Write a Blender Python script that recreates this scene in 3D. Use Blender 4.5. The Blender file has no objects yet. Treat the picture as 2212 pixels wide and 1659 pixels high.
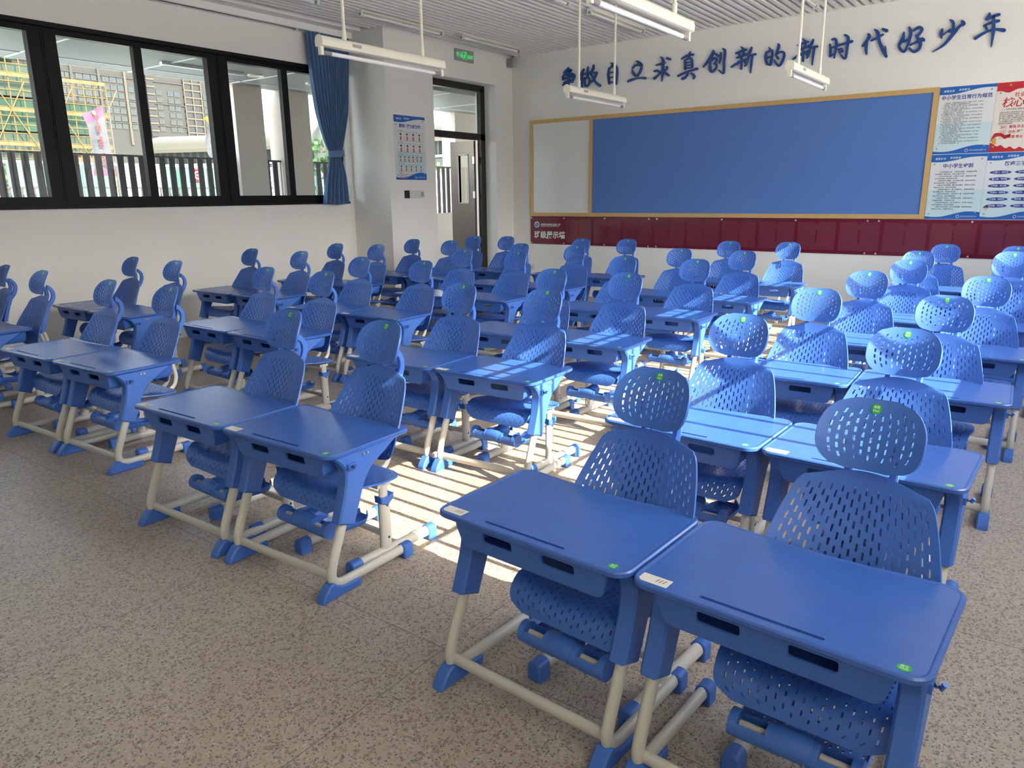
import bpy, math, random
from mathutils import Vector, Matrix
from mathutils.geometry import tessellate_polygon

SC = bpy.context.scene
COL = SC.collection
R_ = math.radians
random.seed(7)

# ------------------------------------------------------------------ camera, sky, sun, exposure
CAM_Z = 1.47
cd = bpy.data.cameras.new('camera')
cam = bpy.data.objects.new('camera', cd); COL.objects.link(cam)
cd.sensor_fit = 'HORIZONTAL'; cd.sensor_width = 36.0
cd.lens = 1594.2674 / 2212 * 36.0
cd.clip_start = 0.05; cd.clip_end = 2000
cr = Vector((0.8074511672, 0.5898346032, -0.0108514228))
cdn = Vector((0.1368872097, -0.2052199124, -0.9690958050))
cf = Vector((-0.5738331677, 0.7810121179, -0.2464458709))
m = Matrix.Identity(4)
for i in range(3):
    m[i][0] = cr[i]; m[i][1] = -cdn[i]; m[i][2] = -cf[i]
m[0][3], m[1][3], m[2][3] = 0, 0, CAM_Z
cam.matrix_world = m
SC.camera = cam

SUN_T = 0.68            # tangent of the sun's elevation
wd = bpy.data.worlds.new('world'); SC.world = wd; wd.use_nodes = True
wn = wd.node_tree
bg = wn.nodes['Background']
sky = wn.nodes.new('ShaderNodeTexSky'); sky.sky_type = 'NISHITA'; sky.sun_disc = False
sky.sun_elevation = math.atan(SUN_T); sky.sun_rotation = R_(90); sky.air_density = 1.0; sky.dust_density = 1.6
hz = wn.nodes.new('ShaderNodeMix'); hz.data_type = 'RGBA'; hz.inputs[0].default_value = 0.72; hz.inputs[7].default_value = (1.0, 0.955, 0.82, 1)   # bright haze
wn.links.new(sky.outputs[0], hz.inputs[6]); wn.links.new(hz.outputs[2], bg.inputs[0]); bg.inputs[1].default_value = 1.20
sl = bpy.data.lights.new('sun', 'SUN'); sl.energy = 5.2; sl.angle = R_(0.18); sl.color = (1.0, 0.87, 0.64)
sun = bpy.data.objects.new('sun', sl); COL.objects.link(sun)
sun.location = (20, 4, 16)
sun.rotation_euler = Vector((1.0, -0.035, SUN_T)).to_track_quat('Z', 'Y').to_euler()
SC.view_settings.view_transform = 'Standard'; SC.view_settings.look = 'None'
SC.view_settings.exposure = 2.08; SC.view_settings.gamma = 1.0
SC.view_settings.use_curve_mapping = False

# ------------------------------------------------------------------ materials
def mat(name, col, rough=0.5, metal=0.0, spec=0.5, bump=0.0, bscale=200, noise=0.0, nscale=8.0, coat=0.0):
    mt = bpy.data.materials.new(name); mt.use_nodes = True
    nt = mt.node_tree; b = nt.nodes['Principled BSDF']
    b.inputs['Base Color'].default_value = (*col, 1); b.inputs['Roughness'].default_value = rough
    b.inputs['Metallic'].default_value = metal; b.inputs['Specular IOR Level'].default_value = spec
    b.inputs['Coat Weight'].default_value = coat
    tc = nt.nodes.new('ShaderNodeTexCoord')
    if noise > 0:
        n = nt.nodes.new('ShaderNodeTexNoise'); n.inputs['Scale'].default_value = nscale; n.inputs['Detail'].default_value = 4
        nt.links.new(tc.outputs['Object'], n.inputs['Vector'])
        mx = nt.nodes.new('ShaderNodeMix'); mx.data_type = 'RGBA'
        mx.inputs[6].default_value = tuple(c * (1 - noise) for c in col) + (1,)
        mx.inputs[7].default_value = tuple(min(1, c * (1 + noise)) for c in col) + (1,)
        nt.links.new(n.outputs['Fac'], mx.inputs[0]); nt.links.new(mx.outputs[2], b.inputs['Base Color'])
    if bump > 0:
        n2 = nt.nodes.new('ShaderNodeTexNoise'); n2.inputs['Scale'].default_value = bscale
        nt.links.new(tc.outputs['Object'], n2.inputs['Vector'])
        bp = nt.nodes.new('ShaderNodeBump'); bp.inputs['Strength'].default_value = bump; bp.inputs['Distance'].default_value = 0.002
        nt.links.new(n2.outputs['Fac'], bp.inputs['Height']); nt.links.new(bp.outputs[0], b.inputs['Normal'])
    return mt

M = {}
M['blue'] = mat('blue_plastic', (0.05, 0.158, 0.545), 0.42, bump=0.08, bscale=900)
M['bluetop'] = mat('blue_desktop', (0.042, 0.126, 0.45), 0.26, spec=0.65, bump=0.03, bscale=600, noise=0.10, nscale=14)
M['steel'] = mat('cream_grey_painted_steel', (0.58, 0.57, 0.51), 0.32)
M['bolt'] = mat('zinc_bolt', (0.75, 0.72, 0.66), 0.3, 0.9)
M['holeshade'] = mat('painted_hole_shade', (0.02, 0.03, 0.07), 0.8)  # dark colour stands in for the shade inside a post hole
M['green'] = mat('green_sticker', (0.02, 0.42, 0.06), 0.4)
M['white'] = mat('white_print', (0.80, 0.82, 0.80), 0.5)
M['paper'] = mat('paper_label', (0.66, 0.66, 0.62), 0.6)
M['ink'] = mat('dark_ink', (0.05, 0.05, 0.06), 0.6)
M['wall'] = mat('white_wall_paint', (0.87, 0.86, 0.815), 0.85, bump=0.05, bscale=150)
M['slat'] = mat('white_ceiling_slat', (0.9, 0.885, 0.85), 0.6)
M['plenum'] = mat('ceiling_void_paint', (0.82, 0.8, 0.77), 0.9)
M['frame'] = mat('black_window_aluminium', (0.004, 0.005, 0.005), 0.45, spec=0.25)
M['frame2'] = mat('dark_brown_door_frame', (0.020, 0.017, 0.015), 0.45)
M['lamp'] = mat('cream_lamp_housing', (0.86, 0.82, 0.70), 0.4)
M['tube'] = mat('unlit_fluorescent_tube', (0.88, 0.88, 0.88), 0.25)
M['lampgrey'] = mat('lamp_socket_grey', (0.25, 0.25, 0.25), 0.5)
M['wood'] = mat('light_wood_frame', (0.62, 0.40, 0.16), 0.45, noise=0.12, nscale=20)
M['felt'] = mat('blue_felt', (0.105, 0.22, 0.57), 0.95, bump=0.3, bscale=500, noise=0.06, nscale=120)
M['wboard'] = mat('white_enamel_board', (0.78, 0.80, 0.79), 0.12)
M['maroon'] = mat('maroon_acrylic', (0.165, 0.009, 0.03), 0.22)
M['pocket'] = mat('clear_pocket_over_maroon', (0.185, 0.032, 0.05), 0.10)
M['slogan'] = mat('blue_acrylic_letters', (0.01, 0.06, 0.27), 0.35)
M['pblue'] = mat('poster_blue', (0.012, 0.13, 0.50), 0.3)
M['pdblue'] = mat('poster_dark_blue', (0.03, 0.045, 0.30), 0.35)
M['pwhite'] = mat('poster_white', (0.76, 0.79, 0.81), 0.35)
M['pcyan'] = mat('poster_pale_cyan', (0.60, 0.76, 0.80), 0.35)
M['pred'] = mat('poster_red', (0.55, 0.015, 0.03), 0.35)
M['pcream'] = mat('poster_cream', (0.82, 0.74, 0.66), 0.4)
M['pgold'] = mat('poster_gold', (0.70, 0.38, 0.05), 0.4)
M['pskin'] = mat('poster_skin', (0.75, 0.50, 0.38), 0.5)
M['porange'] = mat('poster_orange_red', (0.62, 0.12, 0.06), 0.5)
M['black'] = mat('black_plastic', (0.015, 0.016, 0.016), 0.4)
M['switch'] = mat('white_switch_plastic', (0.72, 0.73, 0.71), 0.35)
M['grey'] = mat('grey_plastic', (0.36, 0.36, 0.35), 0.5)
M['curtain'] = mat('blue_curtain_cloth', (0.125, 0.225, 0.43), 0.9, bump=0.2, bscale=700, noise=0.10, nscale=60)
M['doorskin'] = mat('taupe_metal_door', (0.2, 0.17, 0.145), 0.30, 0.35, noise=0.05, nscale=4)
M['tile'] = mat('beige_wall_tile', (0.50, 0.45, 0.39), 0.45, noise=0.04)
M['pier'] = mat('beige_corridor_pier', (0.58, 0.5, 0.43), 0.7)
M['corrceil'] = mat('corridor_ceiling_panel', (0.25, 0.255, 0.245), 0.6)
M['rail'] = mat('dark_grey_railing', (0.075, 0.072, 0.075), 0.5)
M['corrfloor'] = mat('corridor_floor_tile', (0.42, 0.39, 0.35), 0.5, noise=0.1, nscale=3)
M['ground'] = mat('grey_yard_paving', (0.8, 0.78, 0.72), 0.9, noise=0.08, nscale=0.3)
M['bouncewhite'] = mat('pale_bounce_slab', (0.92, 0.90, 0.84), 0.9)  # near-white, for the added slab that throws sunlight indoors
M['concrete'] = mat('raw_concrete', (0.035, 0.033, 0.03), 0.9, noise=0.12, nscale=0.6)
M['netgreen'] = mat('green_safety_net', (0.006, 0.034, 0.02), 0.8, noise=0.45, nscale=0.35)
M['netpale'] = mat('pale_green_safety_net', (0.022, 0.04, 0.027), 0.8, noise=0.35, nscale=0.5)
M['bamboo'] = mat('yellow_scaffold_pole', (0.085, 0.053, 0.008), 0.6)
M['hazard'] = mat('orange_toe_board', (0.095, 0.042, 0.003), 0.6)
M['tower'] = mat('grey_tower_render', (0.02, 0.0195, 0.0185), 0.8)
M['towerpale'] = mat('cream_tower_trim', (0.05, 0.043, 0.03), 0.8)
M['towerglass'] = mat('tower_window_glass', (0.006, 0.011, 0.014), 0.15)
M['towershade'] = mat('tower_painted_shade', (0.006, 0.006, 0.01), 0.6)  # dark colour stands in for shade inside stair and balcony openings
M['roofpale'] = mat('pale_ribbed_roof', (0.085, 0.08, 0.06), 0.5)
M['walkgreen'] = mat('pale_green_walkway_panel', (0.045, 0.06, 0.055), 0.5)
M['walkwin'] = mat('walkway_window_band', (0.02, 0.021, 0.021), 0.3)
M['hoard'] = mat('pale_green_hoarding', (0.085, 0.2, 0.14), 0.5, noise=0.5, nscale=0.5)
M['bannerpink'] = mat('banner_pink', (0.09, 0.034, 0.075), 0.7)
M['bannergrey'] = mat('banner_pale_grey', (0.065, 0.068, 0.08), 0.7)
M['banneryel'] = mat('banner_yellow', (0.1, 0.075, 0.004), 0.7)
M['bannerred'] = mat('banner_red_text', (0.14, 0.012, 0.012), 0.7)
M['leaf'] = mat('plant_leaf', (0.05, 0.12, 0.03), 0.5, noise=0.4, nscale=6)
M['leafy'] = mat('yellow_green_bush', (0.30, 0.32, 0.03), 0.6, noise=0.4, nscale=3)
M['exitgreen'] = mat('exit_sign_green', (0.02, 0.55, 0.10), 0.4)
_b = M['exitgreen'].node_tree.nodes['Principled BSDF']
_b.inputs['Emission Color'].default_value = (0.02, 0.8, 0.16, 1); _b.inputs['Emission Strength'].default_value = 0.18

def glass_mat(name, tint, gloss):
    mt = bpy.data.materials.new(name); mt.use_nodes = True
    nt = mt.node_tree; nt.nodes.clear()
    o = nt.nodes.new('ShaderNodeOutputMaterial'); mx = nt.nodes.new('ShaderNodeMixShader')
    t = nt.nodes.new('ShaderNodeBsdfTransparent'); t.inputs[0].default_value = (*tint, 1)
    g = nt.nodes.new('ShaderNodeBsdfGlossy'); g.inputs['Roughness'].default_value = 0.02
    mx.inputs[0].default_value = gloss
    nt.links.new(t.outputs[0], mx.inputs[1]); nt.links.new(g.outputs[0], mx.inputs[2]); nt.links.new(mx.outputs[0], o.inputs[0])
    return mt
M['glass'] = glass_mat('dimming_window_glass', (0.70, 0.75, 0.76), 0.03)  # grey tint added to dim the bright view outside

def fill_sheer_mat():
    mt = bpy.data.materials.new('fill_sheer_cloth'); mt.use_nodes = True  # translucent cloth of the added fill window
    nt = mt.node_tree; nt.nodes.clear()
    o = nt.nodes.new('ShaderNodeOutputMaterial'); mx = nt.nodes.new('ShaderNodeMixShader'); mx.inputs[0].default_value = 0.35
    d = nt.nodes.new('ShaderNodeBsdfDiffuse'); d.inputs[0].default_value = (0.7, 0.69, 0.66, 1); t = nt.nodes.new('ShaderNodeBsdfTranslucent'); t.inputs[0].default_value = (0.6, 0.59, 0.56, 1)
    nt.links.new(d.outputs[0], mx.inputs[1]); nt.links.new(t.outputs[0], mx.inputs[2]); nt.links.new(mx.outputs[0], o.inputs[0])
    return mt
M['sheer'] = fill_sheer_mat()
def terrazzo():
    mt = bpy.data.materials.new('terrazzo_floor'); mt.use_nodes = True
    nt = mt.node_tree; L = nt.links.new; b = nt.nodes['Principled BSDF']
    tc = nt.nodes.new('ShaderNodeTexCoord')
    def chips(scale, lo, hi, rnd=1.0):
        v = nt.nodes.new('ShaderNodeTexVoronoi'); v.inputs['Scale'].default_value = scale; v.inputs['Randomness'].default_value = rnd
        L(tc.outputs['Object'], v.inputs['Vector'])
        s = nt.nodes.new('ShaderNodeSeparateColor'); L(v.outputs['Color'], s.inputs[0])
        r = nt.nodes.new('ShaderNodeMapRange'); r.inputs[1].default_value = lo; r.inputs[2].default_value = hi; r.inputs[3].default_value = 1; r.inputs[4].default_value = 0
        L(v.outputs['Distance'], r.inputs[0])
        return s, r
    base = (0.50, 0.455, 0.395, 1)
    cur = None
    n = nt.nodes.new('ShaderNodeTexNoise'); n.inputs['Scale'].default_value = 3.0; L(tc.outputs['Object'], n.inputs['Vector'])
    m0 = nt.nodes.new('ShaderNodeMix'); m0.data_type = 'RGBA'; m0.inputs[6].default_value = (0.40, 0.345, 0.285, 1); m0.inputs[7].default_value = (0.47, 0.41, 0.34, 1)
    L(n.outputs['Fac'], m0.inputs[0]); cur = m0.outputs[2]
    def layer(scale, lo, hi, cols, thr, strength, off):
        nonlocal cur
        s, r = chips(scale, lo, hi)
        cr_ = nt.nodes.new('ShaderNodeValToRGB'); cr_.color_ramp.interpolation = 'CONSTANT'
        el = cr_.color_ramp.elements
        while len(el) < len(cols): el.new(0.5)
        for i, c in enumerate(cols):
            el[i].position = i / len(cols); el[i].color = (*c, 1)
        L(s.outputs[1], cr_.inputs[0])
        g = nt.nodes.new('ShaderNodeMath'); g.operation = 'GREATER_THAN'; g.inputs[1].default_value = thr; L(s.outputs[off], g.inputs[0])
        k = nt.nodes.new('ShaderNodeMath'); k.operation = 'MULTIPLY'; L(g.outputs[0], k.inputs[0]); L(r.outputs[0], k.inputs[1])
        k2 = nt.nodes.new('ShaderNodeMath'); k2.operation = 'MULTIPLY'; L(k.outputs[0], k2.inputs[0]); k2.inputs[1].default_value = strength
        mx = nt.nodes.new('ShaderNodeMix'); mx.data_type = 'RGBA'
        L(k2.outputs[0], mx.inputs[0]); L(cur, mx.inputs[6]); L(cr_.outputs[0], mx.inputs[7]); cur = mx.outputs[2]
    layer(64, 0.42, 0.5, [(0.28, 0.19, 0.16), (0.52, 0.47, 0.41), (0.34, 0.235, 0.20), (0.23, 0.205, 0.18)], 0.50, 0.68, 0)
    layer(115, 0.38, 0.46, [(0.10, 0.09, 0.08), (0.20, 0.17, 0.15), (0.56, 0.51, 0.45)], 0.66, 0.80, 2)
    layer(190, 0.36, 0.45, [(0.06, 0.055, 0.05), (0.30, 0.24, 0.20)], 0.74, 0.80, 0)
    # tile joints every 1.10 m
    sx = nt.nodes.new('ShaderNodeSeparateXYZ'); L(tc.outputs['Object'], sx.inputs[0])
    joint = None
    for ax, off in ((0, 1.485), (1, 2.72 - 2.2)):
        a = nt.nodes.new('ShaderNodeMath'); a.operation = 'ADD'; a.inputs[1].default_value = off + 1.1 * 20 + 0.55 if ax == 0 else -off + 1.1 * 20 + 0.55; L(sx.outputs[ax], a.inputs[0])
        w = nt.nodes.new('ShaderNodeMath'); w.operation = 'MODULO'; w.inputs[1].default_value = 1.1; L(a.outputs[0], w.inputs[0])
        d = nt.nodes.new('ShaderNodeMath'); d.operation = 'SUBTRACT'; d.inputs[1].default_value = 0.55; L(w.outputs[0], d.inputs[0])
        e = nt.nodes.new('ShaderNodeMath'); e.operation = 'ABSOLUTE'; L(d.outputs[0], e.inputs[0])
        f = nt.nodes.new('ShaderNodeMath'); f.operation = 'LESS_THAN'; f.inputs[1].default_value = 0.0015; L(e.outputs[0], f.inputs[0])
        if joint is None: joint = f.outputs[0]
        else:
            mm = nt.nodes.new('ShaderNodeMath'); mm.operation = 'MAXIMUM'; L(joint, mm.inputs[0]); L(f.outputs[0], mm.inputs[1]); joint = mm.outputs[0]
    mj = nt.nodes.new('ShaderNodeMix'); mj.data_type = 'RGBA'; mj.inputs[7].default_value = (0.16, 0.14, 0.12, 1)
    L(joint, mj.inputs[0]); L(cur, mj.inputs[6]); L(mj.outputs[2], b.inputs['Base Color'])
    b.inputs['Roughness'].default_value = 0.42; b.inputs['Specular IOR Level'].default_value = 0.35
    return mt
M['terrazzo'] = terrazzo()

# ------------------------------------------------------------------ mesh builder
class MB:
    def __init__(s): s.v = []; s.f = []; s.mi = []
    def add(s, vs, fs, mi=0):
        o = len(s.v); s.v += [tuple(p) for p in vs]
        for f in fs: s.f.append(tuple(i + o for i in f)); s.mi.append(mi)
        return s
    def box(s, x0, x1, y0, y1, z0, z1, mi=0):
        vs = [(x0,y0,z0),(x1,y0,z0),(x1,y1,z0),(x0,y1,z0),(x0,y0,z1),(x1,y0,z1),(x1,y1,z1),(x0,y1,z1)]
        return s.add(vs, [(0,3,2,1),(4,5,6,7),(0,1,5,4),(1,2,6,5),(2,3,7,6),(3,0,4,7)], mi)
    def prism(s, poly, fn, d0, d1, ch=0.0, mi=0):
        """polygon (counter-clockwise 2D) swept from depth d0 to d1 with a small chamfer; fn(a,b,d) -> xyz"""
        n = len(poly)
        def inset(k):
            if k == 0: return poly
            out = []
            for i in range(n):
                p0, p1, p2 = Vector(poly[i-1]), Vector(poly[i]), Vector(poly[(i+1) % n])
                e1 = (p1 - p0).normalized(); e2 = (p2 - p1).normalized()
                n1 = Vector((-e1.y, e1.x)); n2 = Vector((-e2.y, e2.x)); b = (n1 + n2)
                if b.length < 1e-6: b = n1
                b.normalize(); c = max(0.35, b.dot(n1)); out.append(tuple(p1 + b * (k / c)))
            return out
        rings = [(inset(ch), d0)] + ([(poly, d0 + ch), (poly, d1 - ch)] if ch > 0 else []) + [(inset(ch), d1)]
        vs = [fn(a, b, d) for r, d in rings for a, b in r]; fs = []
        for k in range(len(rings) - 1):
            for i in range(n):
                j = (i + 1) % n; fs.append((k*n+i, k*n+j, (k+1)*n+j, (k+1)*n+i))
        s.add(vs, fs, mi)
        for (r, d), flip in ((rings[0], True), (rings[-1], False)):
            s.cap(r, [], lambda a, b, d=d: fn(a, b, d), flip, mi)
        return s
    def cap(s, outer, holes, fn, flip=False, mi=0):
        loops = [[Vector((a, b, 0)) for a, b in outer]] + [[Vector((a, b, 0)) for a, b in h] for h in holes]
        tris = tessellate_polygon(loops); pts = [p for l in loops for p in l]
        fs = []
        for t in tris:
            a, b, c = (pts[i] for i in t)
            ccw = (b - a).cross(c - a).z > 0
            t = tuple(t) if ccw != flip else tuple(reversed(t)); fs.append(t)
        return s.add([fn(p.x, p.y) for p in pts], fs, mi)
    def tube(s, path, rx, ry=None, n=12, up=(1, 0, 0), mi=0, caps=True):
        """elliptic tube: rx across `up` axis direction, ry in the other"""
        ry = rx if ry is None else ry; P = [Vector(p) for p in path]; up = Vector(up); vs = []; fs = []
        for i, p in enumerate(P):
            t = (P[min(i+1, len(P)-1)] - P[max(i-1, 0)]).normalized()
            a = up - t * up.dot(t)
            if a.length < 1e-4: a = Vector((0, 0, 1)) - t * t.z
            a.normalize(); b = t.cross(a)
            rr = 1.0
            for k in range(n):
                q = 2 * math.pi * k / n
                vs.append(p + a * (math.cos(q) * rx) + b * (math.sin(q) * ry))
        for i in range(len(P) - 1):
            for k in range(n):
                j = (k + 1) % n; fs.append((i*n+k, i*n+j, (i+1)*n+j, (i+1)*n+k))
        if caps:
            fs.append(tuple(reversed(range(n)))); fs.append(tuple((len(P)-1)*n + k for k in range(n)))
        return s.add(vs, fs, mi)
    def disc(s, c, r, n, fn, mi=0):
        return s.add([fn(c[0] + r*math.cos(2*math.pi*k/n), c[1] + r*math.sin(2*math.pi*k/n)) for k in range(n)], [tuple(range(n))], mi)

def obj(name, mb, mats, parent=None, smooth=40, loc=None):
    me = bpy.data.meshes.new(name); me.from_pydata(mb.v, [], mb.f)
    mats = mats if isinstance(mats, (list, tuple)) else [mats]
    for mt in mats: me.materials.append(M[mt] if isinstance(mt, str) else mt)
    if len(mats) > 1: me.polygons.foreach_set('material_index', mb.mi)
    if smooth:
        me.polygons.foreach_set('use_smooth', [True] * len(me.polygons)); me.set_sharp_from_angle(angle=R_(smooth))
    me.update(); o = bpy.data.objects.new(name, me); COL.objects.link(o)
    if parent: o.parent = parent
    if loc: o.location = loc
    return o
def thing(name, label, cat, loc=(0,0,0), rot=(0,0,0), group=None):
    o = bpy.data.objects.new(name, None); COL.objects.link(o); o.location = loc; o.rotation_euler = rot
    return tag(o, label, cat, group)
def tag(o, label, cat, group=None):
    o['label'] = label; o['category'] = cat
    if group: o['group'] = group
    return o
def struct(name, mb, mats, parent=None, smooth=40):
    o = obj(name, mb, mats, parent, smooth)
    if parent is None: o['kind'] = 'structure'
    return o
def copy_tree(o, parent=None):
    c = o.copy(); COL.objects.link(c)
    if parent: c.parent = parent
    for ch in [x for x in o.children]: copy_tree(ch, c)
    return c
def rrect(x0, x1, y0, y1, r, n=6):
    out = []
    for cx, cy, a in ((x1-r, y0+r, -90), (x1-r, y1-r, 0), (x0+r, y1-r, 90), (x0+r, y0+r, 180)):
        for k in range(n + 1):
            q = R_(a + 90 * k / n); out.append((cx + r*math.cos(q), cy + r*math.sin(q)))
    return out
def lerp_tab(tab, x):
    for (a, b), (c, d) in zip(tab, tab[1:]):
        if x <= c:
            t = 0 if c == a else max(0, (x - a) / (c - a)); t = t*t*(3-2*t) if False else t
            return b + (d - b) * t
    return tab[-1][1]
def smooth_tab(tab, x):     # Catmull-Rom through the table
    n = len(tab)
    for i in range(n - 1):
        if x <= tab[i+1][0] or i == n - 2:
            x0, y0 = tab[i]; x1, y1 = tab[i+1]; h = x1 - x0; t = min(1, max(0, (x - x0) / h))
            m0 = (y1 - tab[i-1][1]) / (x1 - tab[i-1][0]) if i > 0 else (y1 - y0) / h
            m1 = (tab[i+2][1] - y0) / (tab[i+2][0] - x0) if i + 2 < n else (y1 - y0) / h
            return (2*t**3-3*t*t+1)*y0 + (t**3-2*t*t+t)*h*m0 + (-2*t**3+3*t*t)*y1 + (t**3-t*t)*h*m1
def curve_pts(pts, k=5):    # smooth polyline in any dimension
    out = []; n = len(pts)
    for i in range(n - 1):
        p0 = pts[max(i-1, 0)]; p1 = pts[i]; p2 = pts[i+1]; p3 = pts[min(i+2, n-1)]
        for s_ in range(k):
            t = s_ / k
            out.append(tuple(0.5*((2*b)+(-a+c)*t+(2*a-5*b+4*c-d)*t*t+(-a+3*b-3*c+d)*t**3) for a, b, c, d in zip(p0, p1, p2, p3)))
    out.append(tuple(pts[-1])); return out

_fc = bpy.data.curves.new('lettering', 'FONT'); _fo = bpy.data.objects.new('lettering', _fc); COL.objects.link(_fo)
def text2d(body, size, align='LEFT', bold=0.0, res=2, shear=0.0, spacing=1.0, line=1.0):
    _fc.body = body; _fc.size = size; _fc.align_x = align; _fc.offset = bold * size; _fc.resolution_u = res; _fc.shear = shear
    _fc.space_character = spacing; _fc.space_line = line
    dg = bpy.context.evaluated_depsgraph_get(); dg.update()
    ev = _fo.evaluated_get(dg); me = ev.to_mesh()
    vs = [(v.co.x, v.co.y) for v in me.vertices]; fs = [tuple(p.vertices) for p in me.polygons]
    ev.to_mesh_clear(); return vs, fs
def put_text(mb, body, x, y, size, fn, mi=0, **k):
    vs, fs = text2d(body, size, **k); mb.add([fn(x + a, y + b) for a, b in vs], fs, mi)
def solid(o, thick, offset=-1):      # give a sheet its thickness and bake it
    md = o.modifiers.new('thickness', 'SOLIDIFY'); md.thickness = thick; md.offset = offset
    dg = bpy.context.evaluated_depsgraph_get(); dg.update()
    me = bpy.data.meshes.new_from_object(o.evaluated_get(dg)); o.modifiers.clear(); old = o.data; o.data = me; me.name = o.name
    me.polygons.foreach_set('use_smooth', [True] * len(me.polygons)); me.set_sharp_from_angle(angle=R_(45))
    return o
def perforated(cols, rows, fn, hole, sw=0.20, sh=0.30):
    """sheet of staggered slots; fn(u,v)->xyz with u,v in 0..1"""
    mb = MB(); key = {}
    def V(s_, t_):
        k = (round(s_, 4), round(t_, 4))
        if k not in key: key[k] = len(mb.v); mb.v.append(fn(s_ / cols, t_ / rows))
        return key[k]
    def F(*q): mb.f.append(tuple(q)); mb.mi.append(0)
    for i in range(cols):
        cells = [(k, k + 1) for k in range(rows)] if i % 2 == 0 else [(0, .5)] + [(k + .5, k + 1.5) for k in range(rows - 1)] + [(rows - .5, rows)]
        for a, b in cells:
            s0, sm, s1, tm = i, i + .5, i + 1, (a + b) / 2
            if b - a < .9:
                F(V(s0,a), V(sm,a), V(sm,b), V(s0,b)); F(V(sm,a), V(s1,a), V(s1,b), V(sm,b)); continue
            O = [V(s0,a), V(sm,a), V(s1,a), V(s1,tm), V(s1,b), V(sm,b), V(s0,b), V(s0,tm)]
            if not hole((sm) / cols, tm / rows):
                c = V(sm, tm)
                F(O[0],O[1],c,O[7]); F(O[1],O[2],O[3],c); F(c,O[3],O[4],O[5]); F(O[7],c,O[5],O[6]); continue
            e = sh - sw * 0.35
            I = [V(sm-sw,tm-e), V(sm,tm-sh), V(sm+sw,tm-e), V(sm+sw,tm), V(sm+sw,tm+e), V(sm,tm+sh), V(sm-sw,tm+e), V(sm-sw,tm)]
            for k in range(8): F(O[k], O[(k+1) % 8], I[(k+1) % 8], I[k])
    return mb
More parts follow.
